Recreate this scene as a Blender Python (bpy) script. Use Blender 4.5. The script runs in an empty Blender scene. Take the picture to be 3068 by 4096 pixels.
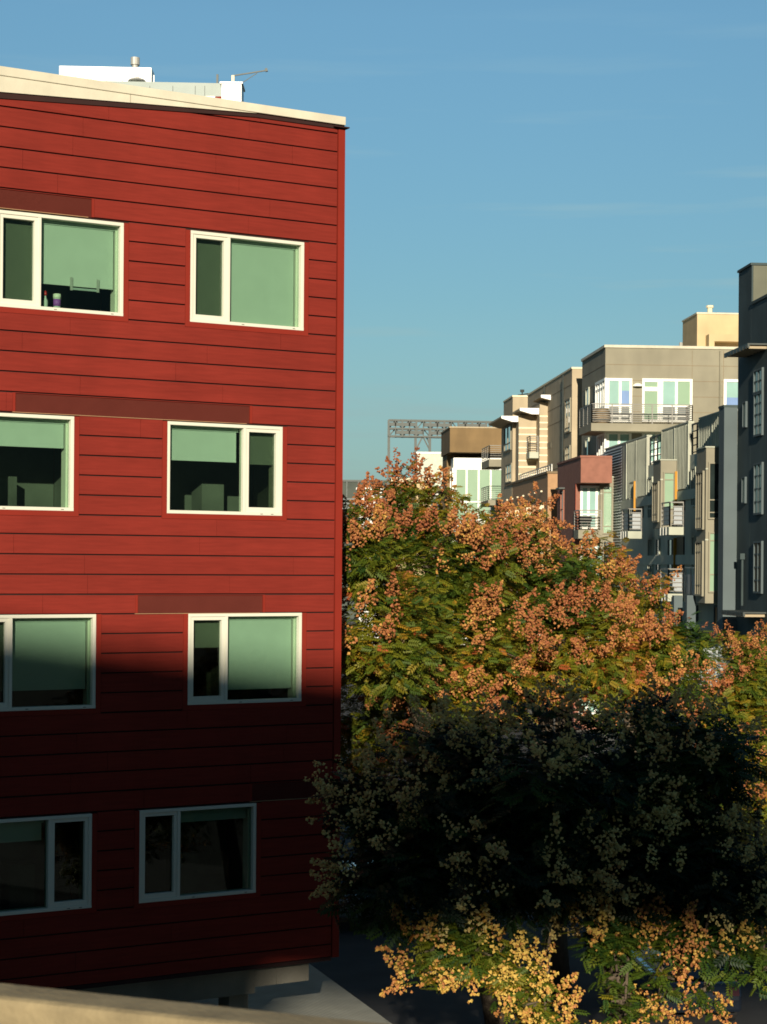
import bpy, bmesh, math, random
import numpy as np
from mathutils import Vector, noise
R=math.radians
scene=bpy.context.scene; COL=scene.collection
rng=np.random.default_rng(7); random.seed(7)
EZ=9.45; F=7500.; CX=1534.; HY=2262.; ROLL=.0078; WF=4096.   # eye height; survey constants of the camera

# ------------------------------------------------------------------ survey: camera rays -> measured planes
def ray(x,y):
    dx=x-CX; dy=HY-y; c,s=math.cos(ROLL),math.sin(ROLL)
    return (dx*c-dy*s)/F,(dx*s+dy*c)/F
def P(x,y,Y):
    a,b=ray(x,y); return (a*Y,Y,EZ+b*Y)
K=math.sqrt(1+.071**2); DX,DY=-.071/K,1/K      # street direction
def lw(lat,a,z): return (lat*DY+a*DX, -lat*DX+a*DY, z)
L0=20.87*DY
def side(x,y,lat):                              # pixel on a street-facing plane -> (a,z)
    t,b=ray(x,y); Y=lat/(t*DY-DX); X=t*Y
    return (X*DX+Y*DY, EZ+b*Y)
def front(x,y,a):                               # pixel on a camera-facing plane -> (lat,z)
    t,b=ray(x,y); Y=a/(DY+DX*t); X=t*Y
    return (X*DY-Y*DX, EZ+b*Y)
k4=lambda x,y:(1350+x/1.8411,1600+y/1.8411)
k5=lambda x,y:(1900+x/2.367,1450+y/2.367)
k6=lambda x,y:(2400+x/2.4805,1000+y/2.4805)
k7=lambda x,y:(2350+x/2.0111,1600+y/2.0111)

# ------------------------------------------------------------------ materials
def nt(name):
    m=bpy.data.materials.new(name); m.use_nodes=True; n=m.node_tree; return m,n,n.nodes['Principled BSDF']
def mat(name,c,rough=.7,var=.12,scale=3.,bump=.0,bscale=60,spec=.4,metal=0.,stretch=(1,1,1),coat=0.):
    m,n,b=nt(name)
    tc=n.nodes.new('ShaderNodeTexCoord'); mp=n.nodes.new('ShaderNodeMapping'); mp.inputs['Scale'].default_value=stretch
    n.links.new(tc.outputs['Object'],mp.inputs['Vector'])
    nz=n.nodes.new('ShaderNodeTexNoise'); nz.inputs['Scale'].default_value=scale; nz.inputs['Detail'].default_value=6
    n.links.new(mp.outputs['Vector'],nz.inputs['Vector'])
    cr=n.nodes.new('ShaderNodeValToRGB'); cr.color_ramp.elements[0].position=.3; cr.color_ramp.elements[1].position=.7
    cr.color_ramp.elements[0].color=tuple(v*(1-var) for v in c)+(1,); cr.color_ramp.elements[1].color=tuple(min(1,v*(1+var)) for v in c)+(1,)
    n.links.new(nz.outputs['Fac'],cr.inputs['Fac']); n.links.new(cr.outputs['Color'],b.inputs['Base Color'])
    b.inputs['Roughness'].default_value=rough; b.inputs['Metallic'].default_value=metal
    b.inputs['Specular IOR Level'].default_value=spec; b.inputs['Coat Weight'].default_value=coat
    if bump:
        n2=n.nodes.new('ShaderNodeTexNoise'); n2.inputs['Scale'].default_value=bscale; n2.inputs['Detail'].default_value=4
        n.links.new(mp.outputs['Vector'],n2.inputs['Vector'])
        bp=n.nodes.new('ShaderNodeBump'); bp.inputs['Strength'].default_value=bump; bp.inputs['Distance'].default_value=.02
        n.links.new(n2.outputs['Fac'],bp.inputs['Height']); n.links.new(bp.outputs['Normal'],b.inputs['Normal'])
    return m
def glass(name,tint,refl=1.0):
    m=bpy.data.materials.new(name); m.use_nodes=True; n=m.node_tree; n.nodes.clear()
    o=n.nodes.new('ShaderNodeOutputMaterial'); t=n.nodes.new('ShaderNodeBsdfTransparent'); g=n.nodes.new('ShaderNodeBsdfGlossy')
    t.inputs['Color'].default_value=tint+(1,); g.inputs['Roughness'].default_value=.02
    f=n.nodes.new('ShaderNodeFresnel'); f.inputs['IOR'].default_value=1.5
    mu=n.nodes.new('ShaderNodeMath'); mu.operation='MULTIPLY'; mu.inputs[1].default_value=refl; n.links.new(f.outputs['Fac'],mu.inputs[0])
    x=n.nodes.new('ShaderNodeMixShader'); n.links.new(mu.outputs[0],x.inputs['Fac']); n.links.new(t.outputs[0],x.inputs[1]); n.links.new(g.outputs[0],x.inputs[2])
    n.links.new(x.outputs[0],o.inputs['Surface']); return m
def wavy(name,c,rough=.7,scale=20.,dark=.6,axis='X',bs=.8):     # fine repeated ribs
    m=mat(name,c,rough,.1,2.); n=m.node_tree; b=n.nodes['Principled BSDF']
    tc=n.nodes.new('ShaderNodeTexCoord'); w=n.nodes.new('ShaderNodeTexWave'); w.bands_direction=axis; w.inputs['Scale'].default_value=scale; w.inputs['Distortion'].default_value=.6
    n.links.new(tc.outputs['Object'],w.inputs['Vector'])
    cr=n.nodes.new('ShaderNodeBump'); cr.inputs['Strength'].default_value=bs; cr.inputs['Distance'].default_value=.03
    n.links.new(w.outputs['Fac'],cr.inputs['Height']); n.links.new(cr.outputs['Normal'],b.inputs['Normal']); return m
M={}
M['red']=mat('red_board',(.205,.024,.0155),.8,.10,2.2,.25,40,stretch=(1,1,14),spec=.12)
M['redtrim']=mat('red_trim',(.225,.022,.012),.7,.06,2,spec=.15)
M['redback']=mat('near_black_red',(.03,.01,.008),.9)
M['grille']=mat('perforated_red',(.13,.03,.022),.9,.05,3,.4,150,spec=.05)
M['cream']=mat('cream_coping',(.60,.56,.43),.6,.08,3,.1,20)
M['white']=mat('white_frame',(.70,.69,.57),.4,.03,2)
M['blind']=mat('roller_blind',(.47,.51,.45),.8,.03,4,.15,200)
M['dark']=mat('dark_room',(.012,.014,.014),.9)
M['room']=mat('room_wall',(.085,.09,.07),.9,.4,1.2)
M['glass']=glass('window_glass',(.77,.87,.80),.6)
M['screen']=glass('insect_mesh',(.68,.68,.65),0)
M['concrete']=mat('concrete',(.17,.16,.13),.9,.18,1.6,.4,50)
M['parapet']=mat('parapet_concrete',(.27,.215,.12),.9,.22,9,.25,60)
M['asphalt']=mat('asphalt',(.03,.03,.031),.95,.25,1.,.4,80)
M['walk']=mat('pavement',(.16,.155,.14),.9,.15,1.)
M['paving']=wavy('ribbed_paving',(.31,.31,.26),.9,5.5,.6,'DIAGONAL',.25)
M['earth']=mat('ground_soil',(.05,.05,.04),.95,.25,.3)
M['bright']=mat('white_metal',(.9,.9,.86),.4,.02,2)
M['zinc']=mat('pale_zinc',(.30,.36,.33),.5,.08,1.5)
M['steel']=mat('grey_steel',(.05,.06,.055),.5,.1,3,metal=.2)
M['galv']=mat('galvanised_steel',(.42,.42,.38),.45,.1,3,metal=.3)
M['beige']=mat('beige_render',(.45,.37,.245),.85,.07,.8,.1,20)
M['beigeside']=M['beige']
M['paleyellow']=mat('pale_yellow_render',(.56,.43,.24),.85,.06,.8)
M['ivory']=mat('ivory_strip',(.8,.72,.5),.7,.03,2)
M['grey']=mat('warm_grey_render',(.275,.255,.185),.85,.06,.7,.1,20)
M['brown']=mat('brown_render',(.22,.145,.065),.85,.08,.8)
M['brick']=mat('red_brown_brick',(.29,.125,.085),.85,.12,3.)
M['tan']=mat('tan_brick',(.42,.25,.13),.85,.1,3)
M['tanD']=mat('olive_brick',(.22,.16,.09),.85,.1,3)
M['row']=mat('grey_green_cladding',(.46,.48,.38),.8,.08,.8)
M['rowrib']=wavy('ribbed_cladding',(.52,.52,.42),.7,5.5,.5,'DIAGONAL')
M['louvre']=mat('louvre_blue_grey',(.15,.17,.165),.6)
M['slate']=mat('dark_slate_cladding',(.052,.076,.076),.8,.12,.6)
M['slateblue']=mat('blue_slate_cladding',(.10,.13,.135),.8,.1,.6)
M['ochre']=mat('ochre_door',(.50,.23,.01),.6,.05,2)
M['mint']=mat('mint_blind_pane',(.27,.40,.27),.25,.05,1.,coat=.5)
M['aqua']=mat('aqua_blind_pane',(.29,.47,.42),.2,.08,1.,coat=.5)
M['blue']=mat('blue_curtain',(.16,.27,.50),.5,.08,2)
M['darkpane']=mat('dark_pane',(.02,.03,.028),.08,.3,1.,spec=.8,coat=1)
M['winwhite']=mat('white_window_frame',(.92,.92,.84),.5,.02,2)
M['panelgrey']=mat('balcony_panel',(.34,.37,.38),.4,.06,2)
M['rail']=mat('rail_steel',(.24,.23,.2),.5,.1,3)
M['bark']=mat('bark',(.10,.075,.05),.95,.3,6,.8,25)
M['plum']=mat('purple_label',(.30,.08,.40),.5); M['redcap']=mat('red_cap',(.5,.02,.02),.4)
M['carnavy']=mat('navy_car_paint',(.012,.018,.03),.25,.03,1,coat=1); M['carsilver']=mat('silver_car_paint',(.35,.35,.33),.3,.03,1,metal=.5,coat=1)
M['tyre']=mat('tyre_rubber',(.015,.015,.015),.8); M['lamp']=mat('clear_lamp',(.7,.7,.65),.1,coat=1); M['tail']=mat('red_lamp',(.05,.004,.004),.2,coat=1)
M['towerfront']=mat('green_grey_render',(.14,.145,.105),.85,.1,.8)
M['darkcaster']=mat('caster_brown',(.07,.055,.045),.9,.1,.3)

# ------------------------------------------------------------------ mesh collector
def weather(m,amt,zs):
    n=m.node_tree; b=n.nodes['Principled BSDF']; src=b.inputs['Base Color'].links[0].from_socket
    tc=n.nodes.new('ShaderNodeTexCoord'); mix=n.nodes.new('ShaderNodeMix'); mix.data_type='RGBA'; mix.blend_type='MULTIPLY'; mix.inputs[0].default_value=1
    ad=None
    for sc_,st in ((1.,(.06,.06,zs)),(1.3,(1.1,1.1,.3)),(.5,(1,1,1))):
        mp=n.nodes.new('ShaderNodeMapping'); mp.inputs['Scale'].default_value=st; nz=n.nodes.new('ShaderNodeTexNoise'); nz.inputs['Scale'].default_value=sc_; nz.inputs['Detail'].default_value=3
        n.links.new(tc.outputs['Object'],mp.inputs['Vector']); n.links.new(mp.outputs[0],nz.inputs['Vector'])
        if ad is None: ad=nz.outputs['Fac']
        else:
            a=n.nodes.new('ShaderNodeMath'); a.operation='ADD'; n.links.new(ad,a.inputs[0]); n.links.new(nz.outputs['Fac'],a.inputs[1]); ad=a.outputs[0]
    mr=n.nodes.new('ShaderNodeMapRange'); mr.inputs[1].default_value=1.1; mr.inputs[2].default_value=1.9; mr.inputs[3].default_value=1-amt; mr.inputs[4].default_value=1+amt
    n.links.new(ad,mr.inputs[0]); n.links.new(src,mix.inputs[6]); n.links.new(mr.outputs[0],mix.inputs[7]); n.links.new(mix.outputs[2],b.inputs['Base Color'])
weather(M['red'],.13,3.3); weather(M['grey'],.12,.6); weather(M['beige'],.14,.5); weather(M['cream'],.14,2); weather(M['row'],.16,.7); weather(M['slate'],.25,.5); weather(M['brown'],.15,1); weather(M['concrete'],.25,1); weather(M['paleyellow'],.1,1)
class MB:
    def __init__(s): s.v=[]; s.f=[]
    def hexa(s,p):                                # 8 points: bottom 4 ccw, top 4 ccw
        n=len(s.v); s.v+= [tuple(q) for q in p]
        s.f+=[(n,n+3,n+2,n+1),(n+4,n+5,n+6,n+7)]+[(n+i,n+(i+1)%4,n+4+(i+1)%4,n+4+i) for i in range(4)]; return s
    def box(s,x0,x1,y0,y1,z0,z1):
        return s.hexa([(x0,y0,z0),(x1,y0,z0),(x1,y1,z0),(x0,y1,z0),(x0,y0,z1),(x1,y0,z1),(x1,y1,z1),(x0,y1,z1)])
    def sbox(s,l0,l1,a0,a1,z0,z1):                # in street axes
        return s.hexa([lw(*q) for q in ((l0,a0,z0),(l1,a0,z0),(l1,a1,z0),(l0,a1,z0),(l0,a0,z1),(l1,a0,z1),(l1,a1,z1),(l0,a1,z1))])
    def prism(s,pts,fn,d0,d1):                    # polygon pts (2d) swept from d0 to d1 through fn(p,q,d)
        n=len(s.v); m=len(pts); s.v+=[fn(p,q,d0) for p,q in pts]+[fn(p,q,d1) for p,q in pts]
        s.f+=[tuple(range(n,n+m))[::-1],tuple(range(n+m,n+2*m))]+[(n+i,n+(i+1)%m,n+m+(i+1)%m,n+m+i) for i in range(m)]; return s
    def tube(s,a,b,r0,r1=None,k=8,cap=True):
        a=Vector(a); b=Vector(b); r1=r0 if r1 is None else r1; d=(b-a).normalized()
        u=d.orthogonal().normalized(); w=d.cross(u); n=len(s.v)
        for c,r in ((a,r0),(b,r1)):
            for i in range(k):
                t=2*math.pi*i/k; s.v.append(tuple(c+u*(r*math.cos(t))+w*(r*math.sin(t))))
        s.f+=[(n+i,n+(i+1)%k,n+k+(i+1)%k,n+k+i) for i in range(k)]
        if cap: s.f+=[tuple(range(n,n+k))[::-1],tuple(range(n+k,n+2*k))]
        return s
    def bar(s,a,b,w): return s.tube(a,b,w*.7071,k=4)
    def build(s,name,m,parent=None,smooth=False,bevel=0):
        me=bpy.data.meshes.new(name); me.from_pydata(s.v,[],s.f); me.materials.append(M[m] if isinstance(m,str) else m)
        bm=bmesh.new(); bm.from_mesh(me); bmesh.ops.recalc_face_normals(bm,faces=bm.faces); bm.to_mesh(me); bm.free()
        if smooth: me.polygons.foreach_set('use_smooth',[True]*len(me.polygons))
        o=bpy.data.objects.new(name,me); COL.objects.link(o)
        if parent: o.parent=parent
        if bevel:
            md=o.modifiers.new('b','BEVEL'); md.width=bevel; md.segments=2; md.limit_method='ANGLE'
        return o
def tag(o,label=None,cat=None,group=None,kind=None):
    for k,v in (('label',label),('category',cat),('group',group),('kind',kind)):
        if v: o[k]=v
    return o
def thing(name,label,cat,group=None,loc=(0,0,0)):
    o=bpy.data.objects.new(name,None); COL.objects.link(o); o.location=(0,0,0); return tag(o,label,cat,group)

# ------------------------------------------------------------------ camera, world, sun
cam=bpy.data.cameras.new('camera'); co=bpy.data.objects.new('camera',cam); COL.objects.link(co); scene.camera=co
cam.sensor_fit='VERTICAL'; cam.sensor_height=36; cam.sensor_width=27; cam.lens=F/WF*36
cam.shift_y=(HY-2048)/4096; cam.clip_end=6000; cam.clip_start=.1
co.location=(0,0,EZ)
from mathutils import Matrix
co.rotation_euler=(Matrix.Rotation(R(90),3,'X')@Matrix.Rotation(ROLL,3,'Z')).to_euler()
# principal point is not the image centre: rolled shift keeps the horizon point fixed
cam.shift_x=-(0)/4096
cam.dof.use_dof=True; cam.dof.focus_distance=36; cam.dof.aperture_fstop=9
SUNEL,SUNAZ=15.6,.8
T=math.tan(R(SUNEL)); TA=math.tan(R(SUNAZ))
w=bpy.data.worlds.new('World'); scene.world=w; w.use_nodes=True; n=w.node_tree; bg=n.nodes['Background']
sk=n.nodes.new('ShaderNodeTexSky'); sk.sky_type='NISHITA'; sk.sun_disc=False
sk.sun_elevation=R(SUNEL); sk.sun_rotation=R(180+SUNAZ); sk.air_density=1.0; sk.dust_density=.2; sk.ozone_density=2.5
tc=n.nodes.new('ShaderNodeTexCoord'); mp=n.nodes.new('ShaderNodeMapping'); mp.inputs['Scale'].default_value=(3,3,38); mp.inputs['Rotation'].default_value=(0,R(4),0)
nz=n.nodes.new('ShaderNodeTexNoise'); nz.inputs['Scale'].default_value=2.2; nz.inputs['Detail'].default_value=5; nz.inputs['Roughness'].default_value=.5
cr=n.nodes.new('ShaderNodeValToRGB'); cr.color_ramp.elements[0].position=.56; cr.color_ramp.elements[1].position=.80
cr.color_ramp.elements[1].color=(.45,.45,.45,1)
# thin haze-like cloud veil low over the horizon
sp=n.nodes.new('ShaderNodeSeparateXYZ'); mr=n.nodes.new('ShaderNodeMapRange'); mr.inputs[1].default_value=.30; mr.inputs[2].default_value=.12
mm=n.nodes.new('ShaderNodeMath'); mm.operation='MULTIPLY'
mx=n.nodes.new('ShaderNodeMix'); mx.data_type='RGBA'; mx.inputs[7].default_value=(6.6,6.6,6.4,1)
n.links.new(tc.outputs['Generated'],mp.inputs['Vector']); n.links.new(mp.outputs[0],nz.inputs['Vector']); n.links.new(nz.outputs['Fac'],cr.inputs['Fac'])
n.links.new(tc.outputs['Generated'],sp.inputs[0]); n.links.new(sp.outputs['Z'],mr.inputs[0]); n.links.new(mr.outputs[0],mm.inputs[0]); n.links.new(cr.outputs['Color'],mm.inputs[1])
n.links.new(mm.outputs[0],mx.inputs[0]); n.links.new(sk.outputs[0],mx.inputs[6]); 
# added sky gain: dims behind the camera to cut fill, brighter and cyan ahead
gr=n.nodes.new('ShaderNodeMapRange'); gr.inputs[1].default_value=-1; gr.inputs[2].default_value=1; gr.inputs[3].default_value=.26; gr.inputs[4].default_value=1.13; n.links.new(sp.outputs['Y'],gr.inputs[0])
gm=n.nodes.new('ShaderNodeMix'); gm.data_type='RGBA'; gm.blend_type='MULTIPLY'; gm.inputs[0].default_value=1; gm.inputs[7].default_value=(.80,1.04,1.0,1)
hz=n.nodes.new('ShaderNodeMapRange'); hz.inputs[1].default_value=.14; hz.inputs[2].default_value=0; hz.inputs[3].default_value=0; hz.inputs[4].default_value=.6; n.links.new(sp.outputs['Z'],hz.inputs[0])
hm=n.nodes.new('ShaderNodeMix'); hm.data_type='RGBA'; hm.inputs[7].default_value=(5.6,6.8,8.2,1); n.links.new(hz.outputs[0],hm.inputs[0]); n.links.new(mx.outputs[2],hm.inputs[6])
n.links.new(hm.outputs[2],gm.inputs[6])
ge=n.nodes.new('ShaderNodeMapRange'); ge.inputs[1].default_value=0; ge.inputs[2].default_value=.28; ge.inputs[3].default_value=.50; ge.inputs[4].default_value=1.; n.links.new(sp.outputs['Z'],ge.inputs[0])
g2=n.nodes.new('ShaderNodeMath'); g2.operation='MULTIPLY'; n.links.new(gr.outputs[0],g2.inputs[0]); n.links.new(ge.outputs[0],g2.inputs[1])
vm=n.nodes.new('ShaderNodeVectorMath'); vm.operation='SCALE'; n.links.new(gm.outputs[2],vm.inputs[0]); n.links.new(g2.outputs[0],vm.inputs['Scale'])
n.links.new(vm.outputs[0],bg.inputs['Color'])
bg.inputs['Strength'].default_value=.07
sl=bpy.data.lights.new('sun','SUN'); so=bpy.data.objects.new('sun',sl); COL.objects.link(so)
sl.energy=4.8; sl.angle=R(.55); sl.color=(1,.89,.72)
sd=Vector((math.sin(R(SUNAZ)),math.cos(R(SUNAZ)),-T)).normalized(); so.rotation_euler=sd.to_track_quat('-Z','Y').to_euler()
so.location=(-2,-80,60)
scene.view_settings.view_transform='Standard'; scene.view_settings.look='None'; scene.view_settings.exposure=0.35
scene.cycles.max_bounces=6; scene.cycles.transparent_max_bounces=16; scene.cycles.filter_width=1.7

# ------------------------------------------------------------------ ground
tag(MB().box(-1500,1500,-600,3000,-.6,-.16).build('ground','earth'),kind='structure')
tag(MB().sbox(-9.5,L0-5.2,-40,420,-.5,-.0).build('road','asphalt'),kind='structure')
tag(MB().sbox(L0-5.2,L0+1,-40,420,-.5,.13).build('pavement','walk'),kind='structure')

# ================================================================== RED BUILDING
C0=(-.742,30.9); EL=math.hypot(4.975,2.95); ex,ey=-4.975/EL,-2.95/EL; nx,ny=-ey,ex       # n: towards the camera
def RW(u,z,wd): return (C0[0]+u*ex+wd*nx, C0[1]+u*ey+wd*ny, EZ+z)
def rbox(mb,u0,u1,z0,z1,w0,w1):
    return mb.hexa([RW(u0,z0,w0),RW(u1,z0,w0),RW(u1,z0,w1),RW(u0,z0,w1),RW(u0,z1,w0),RW(u1,z1,w0),RW(u1,z1,w1),RW(u0,z1,w1)])
red=thing('red_building','red clapboard building with white framed windows and cream roof coping','building')
UMAX=13.; ZT=7.22; ZB=-6.45; WH=1.44; WW=2.03
# (u of right edge, z of top, narrow sash side, blind drop on big pane, blind drop on sash)
WINS=[(3.855,5.25,'L',.70,1.0),(.70,5.25,'L',1.,1.),(4.64,2.23,'L',.30,.3),(1.07,2.23,'R',.385,.40),(4.26,-.78,'L',.80,.8),(.69,-.78,'L',.86,.35),(4.30,-3.83,'R',.22,0.),(1.49,-3.83,'L',.13,0.),
      (7.9,5.25,'L',.5,.4),(8.2,2.23,'R',.3,.3),(7.6,-.78,'L',.6,.5),(8.4,-3.83,'L',.2,.2),(11.2,2.23,'L',.4,.3),(11.,-.78,'R',.4,.3)]
TR=.085; course=.3028; Z0=7.085
holes=[(u-TR,u+WW+TR,z-WH-TR,z+.015) for u,z,*_ in WINS]
GR=[(4.34,5.95,5.272),( 1.62,5.62,2.245),(1.36,3.62,-.783),(.12,1.62,-3.811)]
GR=[(a,b,z) for a,b,z in GR]
gh=[(a,b,z+.012,z+course-.008) for a,b,z in GR]
def split(zt,zb,hs,u0,u1):
    zs=sorted({zt,zb}|{z for h in hs for z in (h[2],h[3]) if zb<z<zt},reverse=True)
    for a,b in zip(zs,zs[1:]):
        if a-b<.004: continue
        cur=[(u0,u1)]
        for h in hs:
            if h[2]<(a+b)/2<h[3]:
                nxt=[]
                for p,q in cur:
                    if h[1]<=p or h[0]>=q: nxt.append((p,q)); continue
                    if p<h[0]: nxt.append((p,h[0]))
                    if h[1]<q: nxt.append((h[1],q))
                cur=nxt
        for p,q in cur: yield p,q,a,b
mb=MB(); zt=ZT
k=0; edges=[ZT]+[Z0-course*i for i in range(0,46)]
edges=[e for e in edges if e>ZB+.05]+[ZB]
for i,(a,b) in enumerate(zip(edges,edges[1:])):
    js=[.1]; u=random.uniform(.8,3.)
    while u<UMAX: js.append(u); u+=random.choice((2.4,3.05,3.6))
    js.append(UMAX)
    for j0,j1 in zip(js,js[1:]):
        tip=random.uniform(.0,.004)
        for p,q,c,d in split(a-.0,b+.023,holes+gh,j0+.002,j1-.002): rbox(mb,p,q,d,c,0,.032+tip)
mb.build('siding','red',red)
mb=MB()
for p,q,c,d in split(ZT,ZB,[(u-.01,u+WW+.01,z-WH-.01,z+.01) for u,z,*_ in WINS],.0,UMAX): rbox(mb,p,q,d,c,-.12,-.002)
mb.build('wall','redback',red)
mb=MB(); rbox(mb,0,UMAX,ZB,ZT,-15,-1.7); mb.build('building_core','redtrim',red)
mb=MB(); rbox(mb,-.04,.085,ZB,ZT,-1.69,.046); mb.build('corner_trim','redtrim',red)
mb=MB(); rbox(mb,.1,UMAX,ZB-.05,ZB+.012,-15,.028); mb.build('soffit','redback',red)
mb=MB(); rbox(mb,-.02,UMAX,7.232,7.37,-15,.10); mb.build('roof_coping','cream',red,bevel=.008)
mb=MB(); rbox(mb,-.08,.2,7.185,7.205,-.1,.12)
mb.prism([(-.02,7.23),(-.02,7.17),(1.62,7.165),(5.84,6.90),(UMAX,6.45),(UMAX,6.56),(5.84,6.985),(1.6,7.228)],lambda p,q,d:RW(p,q,d),.0,.058); mb.build('flashing_and_shade_strip','redback',red)  # shade gap under the fascia painted as a dark strip; corner tab is flashing
for u0,u1 in ((1.6,3.78),(3.79,UMAX)):
    f=lambda u:7.226-(u-1.6)/(5.84-1.6)*(.235)
    MB().prism([(u0,f(u0)-.001),(u1,f(u1)),(u1,7.226),(u0,7.226)],lambda p,q,d:RW(p,q,d),.0,.085).build('fascia','cream',red)
def redwin(u,z,sd,b1,b2):
    z0,z1=z-WH,z; uR,uL=u,u+WW                       # uR is the right edge in view
    tr=MB()
    rbox(tr,uR-TR+.004,uR,z0-TR+.004,z1,0,.036); rbox(tr,uL,uL+TR-.004,z0-TR+.004,z1,0,.036); rbox(tr,uR,uL,z0-TR+.004,z0,0,.036)
    tr.build('window_trim','redtrim',red)
    fr=MB(); t=.052
    rbox(fr,uR,uL,z1-t,z1,-.12,.03); rbox(fr,uR,uL,z0,z0+t,-.12,.034); rbox(fr,uR,uR+t,z0+t,z1-t,-.12,.03); rbox(fr,uL-t,uL,z0+t,z1-t,-.12,.03)
    sw=.50
    if sd=='L': m0=uL-.15-sw; sa,sb=m0,uL-t; ba,bb=uR+t,m0-.05
    else: m0=uR+.15+sw; sa,sb=uR+t,m0; ba,bb=m0+.05,uL-t
    rbox(fr,min(m0,m0+(-.05 if sd=='L' else .05)),max(m0,m0+(-.05 if sd=='L' else .05)),z0+t,z1-t,-.12,.026)
    fw=fr.build('window','white',red,bevel=.004)
    s=MB(); q=.055                                    # opening sash
    rbox(s,sa,sb,z1-t-q,z1-t,-.08,.012); rbox(s,sa,sb,z0+t,z0+t+q+.02,-.08,.014); rbox(s,sa,sa+q,z0+t+q,z1-t-q,-.08,.012); rbox(s,sb-q,sb,z0+t+q,z1-t-q,-.08,.012)
    s.build('sash','white',fw,bevel=.003)
    g=MB(); rbox(g,ba,bb,z0+t,z1-t,-.062,-.056); g.build('pane','glass',fw)
    g=MB(); rbox(g,sa+q,sb-q,z0+t+q,z1-t-q,-.062,-.056); g.build('pane','glass',fw)
    g=MB(); rbox(g,sa+q,sb-q,z0+t+q,z1-t-q,-.075,-.072); g.build('insect_screen','screen',fw)
    h=z1-z0-2*t
    b=MB(); d=h*b1
    rbox(b,ba+.05,bb-.0,z1-t-d,z1-t-.03,-.150,-.147); rbox(b,ba+.05,bb,z1-t-d-.03,z1-t-d,-.155,-.143); rbox(b,ba+.02,bb,z1-t-.06,z1-t,-.19,-.13)
    b.build('blind','blind',fw)
    if b2>.02:
        b=MB(); d=h*b2; rbox(b,sa,sb,z1-t-d,z1-t,-.150,-.147); rbox(b,sa,sb,z1-t-d-.03,z1-t-d,-.155,-.143); b.build('blind','blind',fw)
    # inner jambs and a dim room
    b=MB(); rbox(b,uR-.0,uR+t+.025,z0,z1,-.30,-.121); rbox(b,uL-t-.02,uL,z0,z1,-.30,-.121); rbox(b,uR,uL,z0-.03,z0+.03,-.30,-.121); b.build('jamb','white',fw)
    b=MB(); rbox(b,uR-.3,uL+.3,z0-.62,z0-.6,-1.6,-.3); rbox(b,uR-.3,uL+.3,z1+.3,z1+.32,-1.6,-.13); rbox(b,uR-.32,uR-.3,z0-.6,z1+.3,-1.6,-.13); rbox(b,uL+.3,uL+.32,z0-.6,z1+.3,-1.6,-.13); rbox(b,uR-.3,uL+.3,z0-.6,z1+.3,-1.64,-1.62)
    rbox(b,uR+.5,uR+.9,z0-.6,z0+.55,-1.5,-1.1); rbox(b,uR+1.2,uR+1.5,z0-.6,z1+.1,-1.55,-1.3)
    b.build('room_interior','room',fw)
    for xx in (uR+.16,m0-.3): v=MB(); rbox(v,xx,xx+.045,z0+.018,z0+.026,.034,.038); v.build('weep_slot','dark',fw)
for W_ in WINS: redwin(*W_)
for a,b,z in GR:
    g=MB(); zb,zt_=z+.014,z+course-.012
    rbox(g,a+.003,b-.003,zb,zt_,-.0,.012)
    nn=int((zt_-zb)/.0165)
    for i in range(nn): rbox(g,a+.05,b-.05,zb+.008+i*.0165,zb+.016+i*.0165,.012,.02)
    gg=g.build('vent_grille','grille',red)
    g=MB(); rbox(g,a+.003,a+.045,zb,zt_,.0125,.034); rbox(g,b-.045,b-.003,zb,zt_,.0125,.034); rbox(g,a+.003,b-.003,zt_,zt_+.008,.0,.034); g.build('grille_frame','redtrim',gg)
    g=MB(); rbox(g,a+.1,b-.003,zb-.012,zb-.004,.0,.036); g.build('grille_ledge','tan',gg)
# undercroft: beam, pillars, inner wall with bays
mb=MB(); rbox(mb,1.35,UMAX,-6.96,-6.505,-1.2,-.25); rbox(mb,.35,.95,-6.86,-6.505,-14.5,-.26); rbox(mb,.951,1.349,-6.86,-6.505,-.75,-.26); mb.build('beam','concrete',red,bevel=.01)
for u,wd in ((1.38,-.62),(6.2,-.62),(11,-.62)):
    m=MB(); rbox(m,u,u+.36,-7.9,-6.961,wd-.2,wd+.2); m.build('pillar','concrete',red,bevel=.02)
m=MB(); rbox(m,.82,1.05,-7.9,-6.861,-5.2,-4.9); m.build('pillar','concrete',red)
m=MB(); rbox(m,2.5,UMAX,-7.95,-6.51,-6.3,-6.); m.build('undercroft_wall','concrete',red)
m=MB(); rbox(m,2.65,2.75,-7.95,-6.51,-3.1,-3.); rbox(m,4.2,4.3,-7.95,-6.51,-3.1,-3.); rbox(m,2.75,4.2,-7.1,-7.0,-3.08,-3.02)
for i in range(10):
    t0,t1=i/10*math.pi/2,(i+1)/10*math.pi/2
    m.bar(RW(2.75+1.4*(1-math.cos(t0)),-7.9+.75*math.sin(t0),-3.05),RW(2.75+1.4*(1-math.cos(t1)),-7.9+.75*math.sin(t1),-3.05),.06)
m.build('door_frame','concrete',red)
m=MB(); rbox(m,2.76,4.19,-7.95,-7.3,-3.3,-3.2); m.build('garage_door','redtrim',red)
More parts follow.
